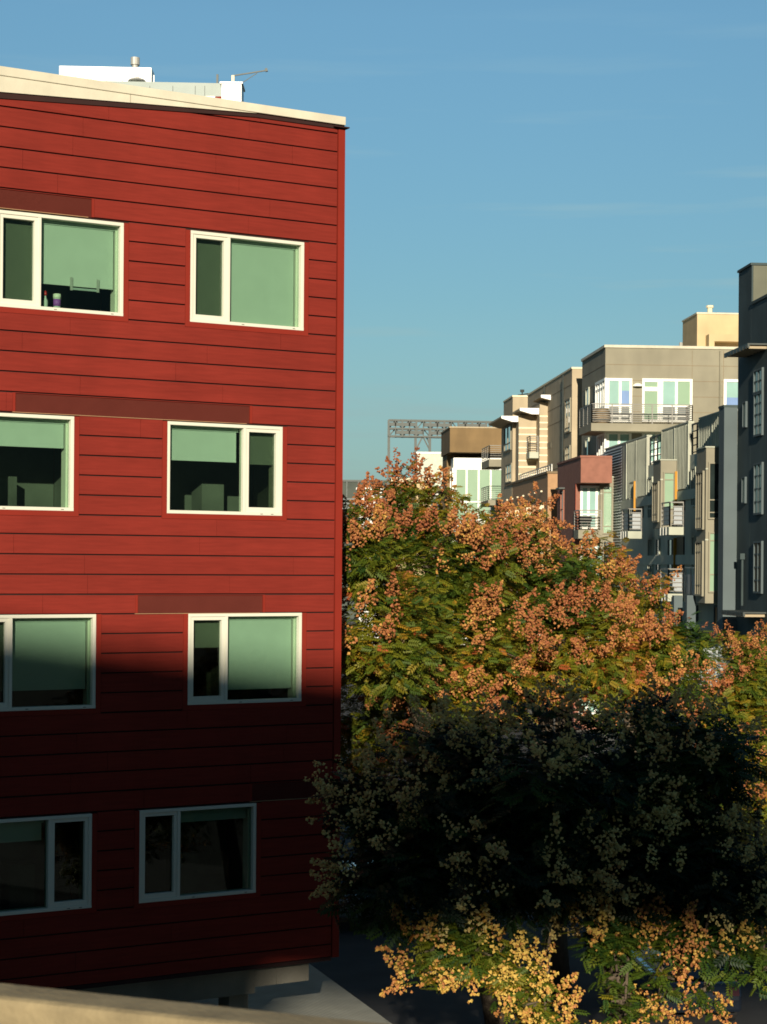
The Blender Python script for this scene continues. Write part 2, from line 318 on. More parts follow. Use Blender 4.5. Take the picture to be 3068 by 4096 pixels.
# things standing on the window board of the top left window
def lathe(prof,c,k=14):
    m=MB(); n=0
    for r,z in prof:
        for i in range(k): m.v.append((c[0]+r*math.cos(2*math.pi*i/k),c[1]+r*math.sin(2*math.pi*i/k),c[2]+z))
    for j in range(len(prof)-1):
        m.f+=[(j*k+i,j*k+(i+1)%k,(j+1)*k+(i+1)%k,(j+1)*k+i) for i in range(k)]
    m.f+=[tuple(range(k))[::-1],tuple(range((len(prof)-1)*k,len(prof)*k))]; return m
uw,zw=3.855,5.25-WH+.056
sb=thing('spray_bottle','white spray bottle with red cap on the sill of the top left window','bottle')
p=RW(uw+1.17,zw,-.22); lathe([(.035,0),(.038,.02),(.038,.12),(.015,.17),(.012,.2)],p).build('bottle_body','blind',sb,True)
p=RW(uw+1.17,zw+.2,-.22); lathe([(.02,0),(.024,.02),(.02,.06),(.006,.075)],p).build('cap','redcap',sb,True)
tb=thing('wipes_tub','white cylindrical tub with purple label on the sill of the top left window','tub')
p=RW(uw+.98,zw,-.23); lathe([(.055,0),(.056,.01),(.056,.17)],p).build('tub_body','blind',tb,True)
p=RW(uw+.98,zw+.05,-.23); lathe([(.0568,0),(.0568,.11)],p).build('paper_label','plum',tb,True)
p=RW(uw+.98,zw+.171,-.23); lathe([(.06,0),(.062,.03),(.058,.07)],p).build('lid','white',tb,True)
bx=thing('file_box','dark box on the sill behind the narrow sash of the top left window','box')
g=MB(); rbox(g,uw+1.66,uw+1.88,zw+.03,zw+.38,-.42,-.24); g.build('box_body','dark',bx,bevel=.01)
g=MB(); rbox(g,uw+1.65,uw+1.89,zw+.385,zw+.41,-.43,-.23); g.build('box_lid','zinc',bx)
tr=thing('clip_tray','pale tray clipped under the blind of the top left window','tray')
g=MB(); rbox(g,uw+.36,uw+.79,zw+.31,zw+.345,-.140,-.125); g.build('tray','zinc',tr,bevel=.005)
for du in (.34,.77):
    g=MB(); rbox(g,uw+du,uw+du+.04,zw+.30,zw+.50,-.125,-.115); g.build('clip','galv',tr)

# paving terrace under the building (raised a step above the road)
pe=[(-1.62,38.2),(.09,33.1),(1.62,28.5),(1.62,20),(-40,20),(-40,60),(-6,50)]
mb=MB(); mb.prism(pe,lambda p,q,d:(p,q,d),-.3,1.45); tag(mb.build('paving','paving'),kind='structure')

# ================================================================== PARAPET in front of the camera
ptop=-.90
def Ppl(x,y,z):
    a,b=ray(x,y); Y=z/b; return (a*Y,Y)
A=Ppl(0,3925,ptop); B=Ppl(1665,4100,ptop)
dv=Vector((B[0]-A[0],B[1]-A[1])).normalized(); nv=Vector((dv.y,-dv.x))     # nv: towards camera
pp=lambda s,wd:(A[0]+dv.x*s+nv.x*wd, A[1]+dv.y*s+nv.y*wd)
def pbox(m,s0,s1,w0,w1,z0,z1):
    q=[pp(s0,w0),pp(s1,w0),pp(s1,w1),pp(s0,w1)]; return m.hexa([(x,y,z0) for x,y in q]+[(x,y,z1) for x,y in q])
par=thing('parapet','pale sandy concrete parapet at the very front, bottom left, out of focus','parapet')
m=MB(); pbox(m,-6,9,0,.13,EZ-2.2,EZ+ptop); m.build('parapet_wall','parapet',par,bevel=.015)
# footbridge deck the parapet stands on
m=MB(); pbox(m,-6,9,-.05,3.2,EZ-2.6,EZ-2.2); tag(m.build('walkway','concrete'),kind='structure')

# ================================================================== generic facade helpers (street axes)
def rectF(p0,p1,a):
    l0,z1=front(p0[0],p0[1],a); l1,_=front(p1[0],p0[1],a); _,z0=front((p0[0]+p1[0])/2,p1[1],a); return min(l0,l1),max(l0,l1),z0,z1
def rectS(p0,p1,lat):
    a1,_=side(p0[0],p0[1],lat); a0,_=side(p1[0],p1[1],lat); 
    _,z1=side((p0[0]+p1[0])/2,p0[1],lat); _,z0=side((p0[0]+p1[0])/2,p1[1],lat); return min(a0,a1),max(a0,a1),z0,z1
def winF(par,a,r,cols=2,rows=(),fm='winwhite',pm='aqua',t=.11,pms=None,name='window'):
    l0,l1,z0,z1=r; f=MB(); d0,d1=a-.09,a+.02
    f.sbox(l0,l1,d0,d1,z1-t,z1).sbox(l0,l1,d0,d1,z0,z0+t).sbox(l0,l0+t,d0,d1,z0+t,z1-t).sbox(l1-t,l1,d0,d1,z0+t,z1-t)
    xs=[l0+(l1-l0)*i/cols for i in range(cols+1)] if isinstance(cols,int) else [l0]+[l0+(l1-l0)*c for c in cols]+[l1]
    for x in xs[1:-1]: f.sbox(x-t*.5,x+t*.5,d0+.01,d1,z0+t,z1-t)
    for q in rows: z=z0+(z1-z0)*q; f.sbox(l0+t,l1-t,d0+.02,d1,z-t*.35,z+t*.35)
    o=f.build(name,fm,par)
    for i in range(len(xs)-1):
        g=MB(); g.sbox(xs[i]+t*.5,xs[i+1]-t*.5,a-.035,a-.005,z0+t*.6,z1-t*.6); g.build('pane',(pms[i] if pms else pm),o)
    return o
def winS(par,lat,r,cols=2,rows=(),fm='winwhite',pm='darkpane',t=.11,name='window'):
    a0,a1,z0,z1=r; f=MB(); d0,d1=lat-.09,lat+.02
    f.sbox(d0,d1,a0,a1,z1-t,z1).sbox(d0,d1,a0,a1,z0,z0+t).sbox(d0,d1,a0,a0+t,z0+t,z1-t).sbox(d0,d1,a1-t,a1,z0+t,z1-t)
    for i in range(1,cols): x=a0+(a1-a0)*i/cols; f.sbox(d0+.01,d1,x-t*.5,x+t*.5,z0+t,z1-t)
    for q in rows: z=z0+(z1-z0)*q; f.sbox(d0+.02,d1,a0+t,a1-t,z-t*.35,z+t*.35)
    o=f.build(name,fm,par); MB().sbox(lat-.035,lat-.005,a0+t*.6,a1-t*.6,z0+t*.6,z1-t*.6).build('pane',pm,o); return o
def rail(parent,pts,z,h=1.05,bars=6,gap=1.1,m='rail',t=.06):
    r=MB()
    for (la,aa),(lb,ab) in zip(pts,pts[1:]):
        for i in range(bars): zz=z+.12+(h-.12)*i/(bars-1); r.bar(lw(la,aa,zz),lw(lb,ab,zz),t if i==bars-1 else t*.6)
        n=max(1,int(math.hypot(la-lb,aa-ab)/gap))
        for i in range(n+1):
            l,a=la+(lb-la)*i/n,aa+(ab-aa)*i/n; r.bar(lw(l,a,z),lw(l,a,z+h),t)
    return r.build('railing',m,parent)
def balcony(par,l0,l1,a0,a1,z,th=.35,m='grey',h=1.05,bars=7,panel=None,right=False):
    s=MB().sbox(l0,l1,a0,a1,z-th,z).build('balcony',m,par,bevel=.01)
    pts=[(l0+.05,a1),(l0+.05,a0+.05),(l1-.05,a0+.05)]+([(l1-.05,a1)] if right else [])
    rail(s,pts,z,h,bars)
    if panel:
        MB().sbox(l0+.25,l1-.1,a0+.09,a0+.12,z+.08,z+h*.85).build('balcony_panel',panel,s)
        MB().sbox(l0+.09,l0+.12,a0+.3,a1-.1,z+.08,z+h*.85).build('balcony_panel',panel,s)
    return s
def joints(par,a,l0,l1,z0,z1,zs,ls,m='grey'):     # thin panel joints standing as shallow strips
    g=MB()
    for z in zs: g.sbox(l0,l1,a-.008,a-.002,z-.012,z+.012)
    for l in ls: g.sbox(l-.012,l+.012,a-.012,a-.009,z0,z1)
    g.build('panel_joint',m,par)

# ================================================================== DARK TOWER (right edge)
tw=thing('slate_tower','dark slate tower at the right edge with tall narrow windows and slatted sunshade','building')
a_f,ztop=side(*k6(1507,150),L0); a_b,_=side(*k6(1377,235),L0)
a_b=max(a_b,a_f+1.5)
MB().sbox(L0,L0+14,a_f,a_b+0.,0,ztop).build('wall','slate',tw)
MB().sbox(L0-.06,L0+14.05,a_f-.05,a_b+.05,ztop,ztop+.1).build('roof','slate',tw)
_,z2=side(*k6(1510,545),L0)
MB().sbox(L0+.002,L0+14,a_f-16,a_f,0,z2).build('wall','slate',tw)
MB().sbox(L0-.05,L0+14,a_f-16,a_f-.055,z2,z2+.12).build('roof','slate',tw)
# upper front face is warm grey render
MB().sbox(L0+.06,L0+13.9,a_f-.03,a_f-.002,z2+.125,ztop-.02).build('render_panel','towerfront',tw)
for p0,p1,c in ((k7(1352,-60),k7(1416,290),1),(k7(1352,505),k7(1415,922),1),(k7(1350,1135),k7(1412,1556),1)):
    winS(tw,L0,rectS(p0,p1,L0),2,(.25,.5,.75),'slateblue','mint' if p0[1]<2100 else 'tan',.08)
for p0,p1 in ((k7(1262,15),k7(1286,222)),(k7(1255,620),k7(1280,832))):
    winS(tw,L0,rectS(p0,p1,L0),1,(),'slateblue','mint',.05)
for p0,p1 in ((k6(1540,1180),k6(1625,1420)),):
    winS(tw,L0,rectS(p0,p1,L0),2,(.5,),'slateblue','mint',.08)
def shade(par,a0,a1,z,dep,m1='steel',m2='beige',nm='sunshade'):
    s=MB().sbox(L0-dep,L0,a0,a1,z+.12,z+.18)
    s.sbox(L0-dep,L0-dep+.08,a0,a1,z,z+.12)
    o=s.build(nm,m1,par); n=int((a1-a0)/.5)
    for i in range(n): MB().sbox(L0-dep,L0-.02,a0+.15+i*.5,a0+.32+i*.5,z-.02,z+.115).build('slat',m2,o)
a1s,zs=side(*k6(1375,1060),L0)
shade(tw,a_f-2.6,a_f+1.2,zs-.15,.85)
_,zs=side(*k7(1200,1700),L0); shade(tw,a_f-2.6,a_f+1.,zs-.1,.95)
g=MB(); a_,z_=side(*k7(1265,1235),L0); g.sbox(L0-.22,L0-.02,a_-.1,a_+.1,z_-.25,z_); g.tube(lw(L0-.1,a_,z_-.25),lw(L0-.1,a_,z_-2.2),.05); g.build('downpipe','slate',tw)

# ================================================================== GREY-GREEN ROW
row=thing('terrace_building','grey green terrace block with protruding glazed bays, ribbed parapet panels and orange door panels','building')
aN,zN=side(*k7(1190,62),L0); aF,zF=side(*k7(148,403),L0); zP=(zN+zF)/2; zF_=[]
zroof=zP-1.55
aN=max(aN,a_b)
MB().sbox(L0+.0,L0+12,a_b+.01,aF,0,zroof).build('wall','row',row)
# near end pier
l_p,_=front(*k7(1092,700),a_b+.1); 
MB().sbox(l_p,L0,a_b+.0+.02,a_b+.9,0,zP+.0).build('pier','slateblue',row)
MB().sbox(l_p-.03,L0+.3,a_b+.0,a_b+.95,zP+.002,zP+.1).build('pier_cap','slate',row)
# parapet panels
def apx(x): return side(*k7(x,700),L0)[0]
for x0,x1,m in ((148,290,'louvre'),(290,322,'row'),(322,487,'rowrib'),(606,822,'rowrib'),(905,1130,'rowrib')):
    a1_,a0_=apx(x0),apx(x1); th=.16 if m!='row' else .5
    o=MB().sbox(L0-.05,L0+th,a0_,a1_,zroof-1.6+.003,zP).build('parapet_panel',m,row)
    MB().sbox(L0-.09,L0+th+.04,a0_,a1_,zP+.002,zP+.07).build('coping','row',o)
    if m=='louvre':
        g=MB(); 
        for i in range(44): z=zP-.2-i*.16; g.hexa([lw(*q) for q in ((L0-.12,a0_+.1,z),(L0-.06,a0_+.1,z+.1),(L0-.06,a1_-.1,z+.1),(L0-.12,a1_-.1,z),(L0-.12,a0_+.1,z+.015),(L0-.06,a0_+.1,z+.115),(L0-.06,a1_-.1,z+.115),(L0-.12,a1_-.1,z+.015))])
        g.build('slat','panelgrey',o)
    elif m=='rowrib':
        g=MB(); n=int((a1_-a0_)/.3)
        for i in range(n): g.sbox(L0-.085,L0-.052,a0_+.08+i*.3,a0_+.15+i*.3,zroof-1.55,zP-.05)
        for xx in (.0,.5,.985): g.sbox(L0-.10,L0-.053,a0_+(a1_-a0_)*xx,a0_+(a1_-a0_)*xx+.08,zroof-1.58,zP-.03)
        g.build('rib','row',o)
for x0,x1 in ((487,606),(822,905)):      # open railings between panels
    a1_,a0_=apx(x0),apx(x1); rail(row,[(L0+.1,a0_),(L0+.1,a1_)],zroof,1.45,5,.8,'slate',.07)
    MB().sbox(L0+3,L0+3.2,a0_,a1_,zroof,zroof+1.6).build('terrace_screen','ivory',row)
# string courses
g=MB()
for y in (1000,560):
    pass
for zz in (zroof-1.75,zroof-4.85,zroof-8.0): g.sbox(L0-.10,L0-.001,a_b+1.,aF,zz-.35,zz+.12)
g.build('string_course','row',row)
def bay(xl,xc,xr,yt,yb,panes,pm):
    """protruding bay: left face xl..xc, front xc..xr, crop-7 pixels"""
    lat=L0-.86; a0,z1=side(*k7(xc,yt),lat); a1,_=side(*k7(xl,yt),lat); _,z0=side(*k7(xc,yb),lat)
    z0=max(z0,2.3)
    b=MB().sbox(lat,L0-.001,a0,a1,z0,z1).build('bay','grey',row)
    MB().sbox(lat-.05,L0-.002,a0-.05,a1,z1,z1+.06).build('bay_roof','row',b)
    for (p0,p1,cols,rows,pmm) in panes:
        winF(b,a0,rectF(k7(*p0),k7(*p1),a0),cols,rows,'grey',pmm,.07)
    # side glazing
    zz=z1-1.0
    while zz-2.5>z0-.2:
        winS(b,lat,(a0+.25,a1-.15,max(z0+.3,zz-2.6),zz),3,(.2,.8),'grey','darkpane',.08); zz-=3.1
    g=MB()
    for q in range(3): 
        zz=z1-.93-3.12*q
        if zz>z0: g.sbox(lat-.02,L0-.01,a0-.02,a0+.0,zz-.03,zz+.03)
    g.build('bay_band','row',b)
    return lat,a0,a1
bay(62,105,220,622,1230,[((120,690),(202,1078),1,(.16,.86),'mint'),((120,1130),(202,1400),1,(),'darkpane')],0)
bay(530,590,725,486,1030,[((608,578),(702,880),1,(.79,),'mint')],0)
bay(880,955,1090,383,1636,[((970,500),(1085,960),1,(.12,.34),'darkpane'),((972,1062),(1085,1550),1,(.3,.86),'mint')],0)
# recessed orange doors, slim windows and balconies
def fpanel(x0,x1,y0,y1,m,nm,off=0.,lat0=L0):
    pass
def streetwins(x0,x1,y0,y1,cols,rows=(.25,),pm='darkpane',fm='row',lat=L0):
    winS(row,lat,rectS(k7(x0,y0),k7(x1,y1),lat),cols,rows,fm,pm,.09)
for (x0,x1,y0,y1,c) in ((240,252,690,960,1),(350,405,655,930,3),(497,528,620,960,2),(845,878,540,860,2),(495,530,1110,1400,2),(560,585,1110,1380,1),(655,720,1110,1380,2),(850,870,1090,1360,1)):
    streetwins(x0,x1,y0,y1,c)
def doorniche(x0,x1,y0,y1):
    # dark opening with an orange leaf standing out from the wall, seen edge-on from the street
    r=rectS(k7(x0,y0),k7(x1,y1),L0); a0,a1,z0,z1=r
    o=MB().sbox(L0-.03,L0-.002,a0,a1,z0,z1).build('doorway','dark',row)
    MB().sbox(L0-.20,L0-.031,a1-.06,a1,z0,z1-.05).build('orange_leaf','ochre',o)
    MB().sbox(L0-.05,L0-.031,a0+.1,a1-.07,z0,z1).build('brown_door','tanD',o)
doorniche(400,450,640,950); doorniche(735,785,560,890); doorniche(722,780,1100,1380)
def bal7(xl,xc,xr,yr,ys,yb):
    # leftmost back corner xl, front corner xc, right end xr; rail top yr, slab top ys, slab bottom yb
    lat=L0-1.35; a0,z=side(*k7(xc,ys),lat); a1,_=side(*k7(xl,ys),lat); _,zb=side(*k7(xc,yb),lat); l1,_=front(*k7(xr,ys),a0)
    balcony(row,lat,l1,a0,a1,z,z-zb,'row',1.15,6,'panelgrey')
    g=MB()
    for i in range(3): g.sbox(lat-.04,lat-.001,a0+.5+i*.6,a0+.6+i*.6,zb+.0,z)
    g.build('bracket','galv',row)
bal7(275,325,445,890,1055,1115); bal7(590,655,782,835,1020,1085); bal7(582,645,780,1365,1558,1620); 
lat=L0-.7
for x0,x1,y0,y1 in ((782,865,1420,1630),):
    a0,a1,z0,z1=rectS(k7(x0,y0),k7(x1,y1),lat); o=MB().sbox(lat,L0-.0015,a0,a1,z0,z0+.35).build('balcony','row',row); rail(o,[(lat+.04,a0),(lat+.04,a1)],z0+.35,1.25,4,.9,'galv',.05); MB().sbox(lat+.08,lat+.11,a0,a1,z0+.36,z0+1.3).build('balcony_panel','panelgrey',o)
# ground floor colonnade
for x in (450,760,800,900,1010): a_=apx(x); MB().sbox(L0-1.2,L0-.8,a_-.2,a_+.2,.13,side(*k7(x,1640),L0-1.)[1]+.3).build('column','slateblue',row)
for x0,x1 in ((600,700),(870,890),(1030,1085)):
    winS(row,L0,rectS(k7(x0,1650),k7(x1,1880),L0),2,(),'slateblue','darkpane' if x0<800 else 'tan',.1)

# ================================================================== GREY BUILDING D
D_=thing('grey_building','warm grey rendered apartment block with long railed balcony and white framed windows','building')
aD=side(*k5(1237,300),13.65)[0]
lD,zD=front(2422,1390,110.); aD=110./1.; 
lD,zD=front(2422,1390,aD); latD=lD
aDb,_=side(2329,1448,latD)
MB().sbox(latD,latD+20,aD,aDb,0,zD).build('wall','grey',D_)
MB().sbox(latD-.08,latD+20,aD-.08,aDb+.05,zD,zD+.16).build('roof_coping','cream',D_)
W1=rectF(k6(65,1272),k6(317,1710),aD); W2=rectF(k6(418,1275),k6(915,1710),aD); W3=rectF(k6(1225,1283),k6(1420,1595),aD)
o=winF(D_,aD,W1,(.53,),(.14,.37),'winwhite','aqua',.15,['aqua','aqua'])
l0,l1,z0,z1=W1; MB().sbox(l0+(l1-l0)*.57,l1-.17,aD-.045,aD-.036,z0+(z1-z0)*.39,z0+(z1-z0)*.72).build('curtain','blue',o)
g=MB().sbox(l0+.16,l1-.16,aD-.05,aD-.047,z0+.15,z0+(z1-z0)*.36); g.build('lower_pane','louvre',o)
l0,l1,z0,z1=W2; dw=(l1-l0)*.36
o=winF(D_,aD,(l0+dw+.005,l1,z0,z1),2,(.14,.37),'winwhite','mint',.15,['aqua','mint'])
MB().sbox(l0+dw+.16,l1-.16,aD-.05,aD-.047,z0+.15,z0+(z1-z0)*.36).build('lower_pane','louvre',o)
d=MB(); d.sbox(l0,l0+.13,aD-.09,aD,z0,z1).sbox(l0+dw-.17,l0+dw,aD-.09,aD,z0,z1).sbox(l0+.13,l0+dw-.17,aD-.09,aD,z1-.2,z1).sbox(l0+.13,l0+dw-.17,aD-.09,aD,z1-.75,z1-.5).sbox(l0+.13,l0+dw-.17,aD-.09,aD,z0,z0+.16)
d=d.build('balcony_door','winwhite',D_); MB().sbox(l0+.12,l0+dw-.16,aD-.04,aD-.01,z0+.15,z1-.15).build('pane','mint',d)
MB().sbox(l0+dw-.12,l0+dw-.08,aD-.14,aD-.091,z0+.95,z0+1.05).build('handle','ivory',d)
o=winF(D_,aD,W3,1,(.03,),'winwhite','aqua',.16); l0,l1,z0,z1=W3
MB().sbox(l0+.17,l1-.17,aD-.05,aD-.047,z0+.2,z0+(z1-z0)*.42).build('curtain','blue',o)
l,z=front(*k6(370,1355),aD)
me=MB()
for i in range(5):
    t0,t1=i/5*math.pi/2,(i+1)/5*math.pi/2
    me.tube(lw(l,aD-.1,z+.2*math.sin(t0)),lw(l,aD-.1,z+.2*math.sin(t1)),.3*math.cos(t0),max(.01,.3*math.cos(t1)),12)
me.build('wall_lamp','winwhite',D_)
joints(D_,aD,latD+.02,latD+17,zD-4.5,zD-.1,[zD-1.0-i*.93 for i in range(4)],[front(*k6(x,1100),aD)[0] for x in (915,1225,1375)],'tanD')
for l_,hh in ((latD+5.,.45),(latD+9.4,.3)): MB().tube(lw(l_,aD+2,zD+.1),lw(l_,aD+2,zD+.16+hh),.11).build('vent_pipe','galv',D_)
MB().tube(lw(front(*k6(1190,1100),aD)[0],aD-.09,zD-7),lw(front(*k6(1190,1100),aD)[0],aD-.09,zD-.1),.05).build('downpipe','grey',D_)
g=MB()
for z in (zD-1.,zD-1.93,zD-2.86,zD-6.1): g.sbox(latD-.012,latD-.001,aD+.02,aDb-.02,z-.015,z+.015)
g.build('panel_joint','tanD',D_)
# corner glazing on the left face, and lower storeys
winS(D_,latD,rectS(k5(1150,170),k5(1240,575),latD),4,(.35,.8),'winwhite','darkpane',.16)
winS(D_,latD,rectS(k5(1058,240),k5(1086,410),latD),1,(),'row','darkpane',.08)
winS(D_,latD,rectS(k5(1165,675),k5(1238,900),latD),4,(),'winwhite','darkpane',.16)
winS(D_,latD,rectS(k5(1055,715),k5(1083,890),latD),1,(),'row','darkpane',.08)
winF(D_,aD,rectF(k5(1243,655),k5(1480,960),aD),2,(.3,),'winwhite','aqua',.15)
winF(D_,aD,rectF(k5(1580,655),k5(1980,960),aD),3,(.3,),'winwhite','aqua',.15)
lB,zBal=front(*k5(1100,572),108.3); a1,_=side(*k5(985,612),lB); l1,_=front(*k6(925,1715),108.3)
balcony(D_,lB,l1+.0,108.3,max(a1,aD+2.2),zBal,.46,'grey',1.12,9,None,True)
barrel=thing('barrel_planter','round slatted barrel on the long balcony of the warm grey block','planter')
l,z=front(*k5(1195,565),109.2); p=lw(l,109.2,zBal); lathe([(.42,0),(.52,.15),(.55,.45),(.52,.75),(.44,.9)],p,16).build('barrel','tanD',barrel,True)
lathe([(.56,.2),(.575,.24),(.56,.28)],p,16).build('hoop','steel',barrel); lathe([(.565,.6),(.575,.64),(.555,.68)],p,16).build('hoop','steel',barrel)
# roof house
aH=117.; l0,zH=front(*k6(965,634),aH); 
a1,_=side(*k6(838,715),l0)
rh=MB().sbox(l0,l0+12,aH,max(a1,aH+4),zD+.17,zH).build('roof_house','paleyellow',D_)
MB().sbox(l0-.05,l0+12,aH-.05,max(a1,aH+4)+.05,zH,zH+.1).build('coping','cream',rh)
l1,z1=front(*k6(1048,850),aH); g=MB(); g.sbox(l1,l1+.35,aH-.9,aH-.001,zD+.18,z1).sbox(l1+.35,l1+8,aH-.9,aH-.001,z1-.45,z1); g.build('portal','paleyellow',rh)
l1,z1=front(*k6(1090,575),aH+1); MB().tube(lw(l1,aH+1,zH+.1),lw(l1,aH+1,z1),.16).build('vent_pipe','ivory',D_)
MB().tube(lw(l1,aH+1,z1+.002),lw(l1,aH+1,z1+.15),.24).build('vent_cap','ivory',D_)

# ================================================================== RED-BROWN BRICK BAY
rb=thing('brick_building','red brown brick house with overhanging top storey and small white railed balcony','building')
a0=105.; l0,zt_=front(*k5(1003,900),a0); a1,_=side(*k5(782,985),l0)
_,zc=front(*k5(1003,1137),a0); l1,_=front(*k5(1232,900),a0)
MB().sbox(l0,l1+.4,a0,a1,zc,zt_).build('wall','brick',rb)
MB().sbox(l0-.05,l1+.4,a0-.05,a1,zt_,zt_+.12).build('coping','brick',rb)
ar=a0+1.6
lc,_=front(*k5(900,1300),ar)
MB().sbox(l0,l1+.4,ar,a1,0,zc-.002).build('wall','brick',rb)
MB().sbox(l0-.02,l0-.001,ar+.0,ar+.12,1,zc-.01).build('corner_trim','redtrim',rb)
winF(rb,ar,(l0+.25,l1+.3,front(*k5(1000,1580),ar)[1],zc-.1),3,(.35,),'winwhite','aqua',.14)
winF(rb,ar,(l0+.25,l1+.3,1.,front(*k5(1000,1660),ar)[1]),3,(.5,),'winwhite','aqua',.14)
a0s,a1s,z0,z1=rectS(k5(820,1210),k5(845,1510),l0); winS(rb,l0,(a0s,a1s,z0,z1),1,(.4,),'brick','darkpane',.07)
MB().sbox(l0-.35,l0-.001,a0s-.1,a1s+.1,z1+.05,z1+.15).build('window_hood','steel',rb)
l,z=front(*k5(985,1583),a0+.1); balcony(rb,l0-.1,l1-.1,a0+.1,ar-.001,z,.5,'grey',1.1,7)
gl=thing('grill','covered dark grill standing on the small white railed balcony','grill')
MB().sbox(l1-1.3,l1-.6,a0+.6,a0+1.1,z+.45,z+.8).build('hood','dark',gl,bevel=.1)
for q in ((l1-1.2,a0+.65),(l1-.7,a0+.65),(l1-1.2,a0+1.05),(l1-.7,a0+1.05)): MB().tube(lw(*q,z),lw(*q,z+.46),.03).build('leg','steel',gl)

# ================================================================== BEIGE BUILDING WITH CANOPIES
be=thing('beige_building','long beige apartment block with white wedge canopies, striped bays and olive brick base','building')
a0,zr=side(*k5(920,55),L0); a1,_=side(*k5(500,320),L0)
zr=(zr+side(*k5(500,320),L0)[1])/2
MB().sbox(L0,L0+12,a0,a1,0,zr).build('wall','beige',be)
MB().sbox(L0-.05,L0+12,a0-.05,a1,zr+.002,zr+.12).build('coping','ivory',be)
winS(be,L0,rectS(k5(862,345),k5(908,665),L0),2,(.15,.85),'grey','darkpane',.1)
winS(be,L0,rectS(k5(862,790),k5(905,950),L0),2,(.5,),'grey','darkpane',.1)
g=MB()
for z in (zr-1.,zr-2.,zr-3.05,zr-6.2): g.sbox(L0-.012,L0-.001,a0+.02,a1-.02,z-.02,z+.02)
g.build('panel_joint','tanD',be)
for aa in (a0+3.,a0+11.): MB().tube(lw(L0-.09,aa,1),lw(L0-.09,aa,zr-.1),.06).build('downpipe','steel',be)
for aa,l_ in ((a0+5,L0+2),(a0+9,L0+3.5)): MB().tube(lw(l_,aa,zr),lw(l_,aa,zr+.5),.13).build('roof_vent','galv',be)
# stair house
ast=146.; l0,z=front(*k5(358,325),ast); a1,_=side(*k5(272,385),l0)
MB().sbox(l0,l0+8,ast,max(a1,ast+4),0,z).build('stair_house','beige',be)
MB().sbox(l0-.05,l0+8,ast-.05,max(a1,ast+4),z+.002,z+.12).build('coping','ivory',be)
l1,z1=front(*k5(447,275),ast+.5); g=MB(); g.tube(lw(l1,ast+.5,z+.1),lw(l1,ast+.5,z1),.05); g.tube(lw(l1-.35,ast+.5,z1-.3),lw(l1+.5,ast+.5,z1-.15),.05); g.tube(lw(l1,ast+.5,z1-.05),lw(l1,ast+.5,z1+.15),.16); g.build('roof_vent','steel',be)
# stepped bays
def cbay(ab,depth,xl,xr,zt,ystr,m='beige'):
    l0,_=front(*k5(xl,600),ab); l1,_=front(*k5(xr,600),ab)
    b=MB().sbox(l0,l1+1.2,ab,ab+depth,4,zt).build('bay',m,be)
    if ystr:
        g=MB(); zz=[front(*k5((xl+xr)/2,y),ab)[1] for y in ystr]
        for z in zz: g.sbox(l0-.01,l1+.02,ab-.03,ab-.001,z-.05,z+.05)
        g.build('stripe','ivory',b)
    return b,l0,l1
ystr=[510,570,632,698,757,810,880,940,1010,1075]
b1,l10,l11=cbay(131.,4,612,836,front(*k5(700,380),131.)[1],ystr)
b2,l20,l21=cbay(132.6,4,415,606,front(*k5(500,500),132.6)[1],[y+50 for y in ystr[1:]])
b3,l30,l31=cbay(134.2,6,356,416,front(*k5(380,570),134.2)[1],None)
winS(b3,l30,rectS(k5(285,600),k5(345,840),l30),2,(.3,),'grey','darkpane',.1); winS(b3,l30,rectS(k5(300,960),k5(350,1140),l30),2,(.5,),'grey','darkpane',.1)
winF(b1,131.,rectF(k5(800,455),k5(834,715),131.),1,(.6,),'ivory','aqua',.1); winF(b1,131.,rectF(k5(800,880),k5(834,1030),131.),1,(),'ivory','darkpane',.1)
winF(b2,132.6,rectF(k5(590,600),k5(606,760),132.6),1,(),'ivory','aqua',.05)
def canopy(xl,xr,yt,yb,xs,ys,ab,dep):
    l0,zt=front(*k5(xl,yt),ab-dep); l1,zb=front(*k5(xr,yb),ab-dep)
    zm=zt-(zt-zb)*.42; lm=l0+(l1-l0)*.62
    MB().prism([(l0,zt),(l1,zt),(l1,zb),(lm,zb),(l0,zm)],lambda p,q,d:lw(p,d,q),ab-dep,ab-dep+.12).build('canopy','bright',be)
    lb=l0; aa,_=side(*k5(xs,ys),l0)
    MB().prism([(l0,zt-.01),(l1,zt-.01),(l1,zb+.05),(lm,zb+.05),(l0,zm+.04)],lambda p,q,d:lw(p,d,q),ab-dep+.121,min(aa,ab+6)).build('canopy_soffit','beige',be)
canopy(625,842,305,368,545,398,131.,1.3); canopy(425,612,430,490,352,490,132.6,1.3); canopy(250,416,505,562,125,608,134.2,1.3)
def cbal(xl,xc,xr,yr,ys,yb,af,m='grey',par=be):
    l0,z=front(*k5(xc,ys),af); l1,_=front(*k5(xr,ys),af); _,zb=front(*k5(xc,yb),af); a1,_=side(*k5(xl,ys+15),l0)
    return balcony(par,l0,l1,af,max(a1,af+1.2),z,max(.25,z-zb),m,1.1,7)
cbal(668,718,835,592,748,808,129.4); cbal(462,515,603,697,845,905,131.,'row')
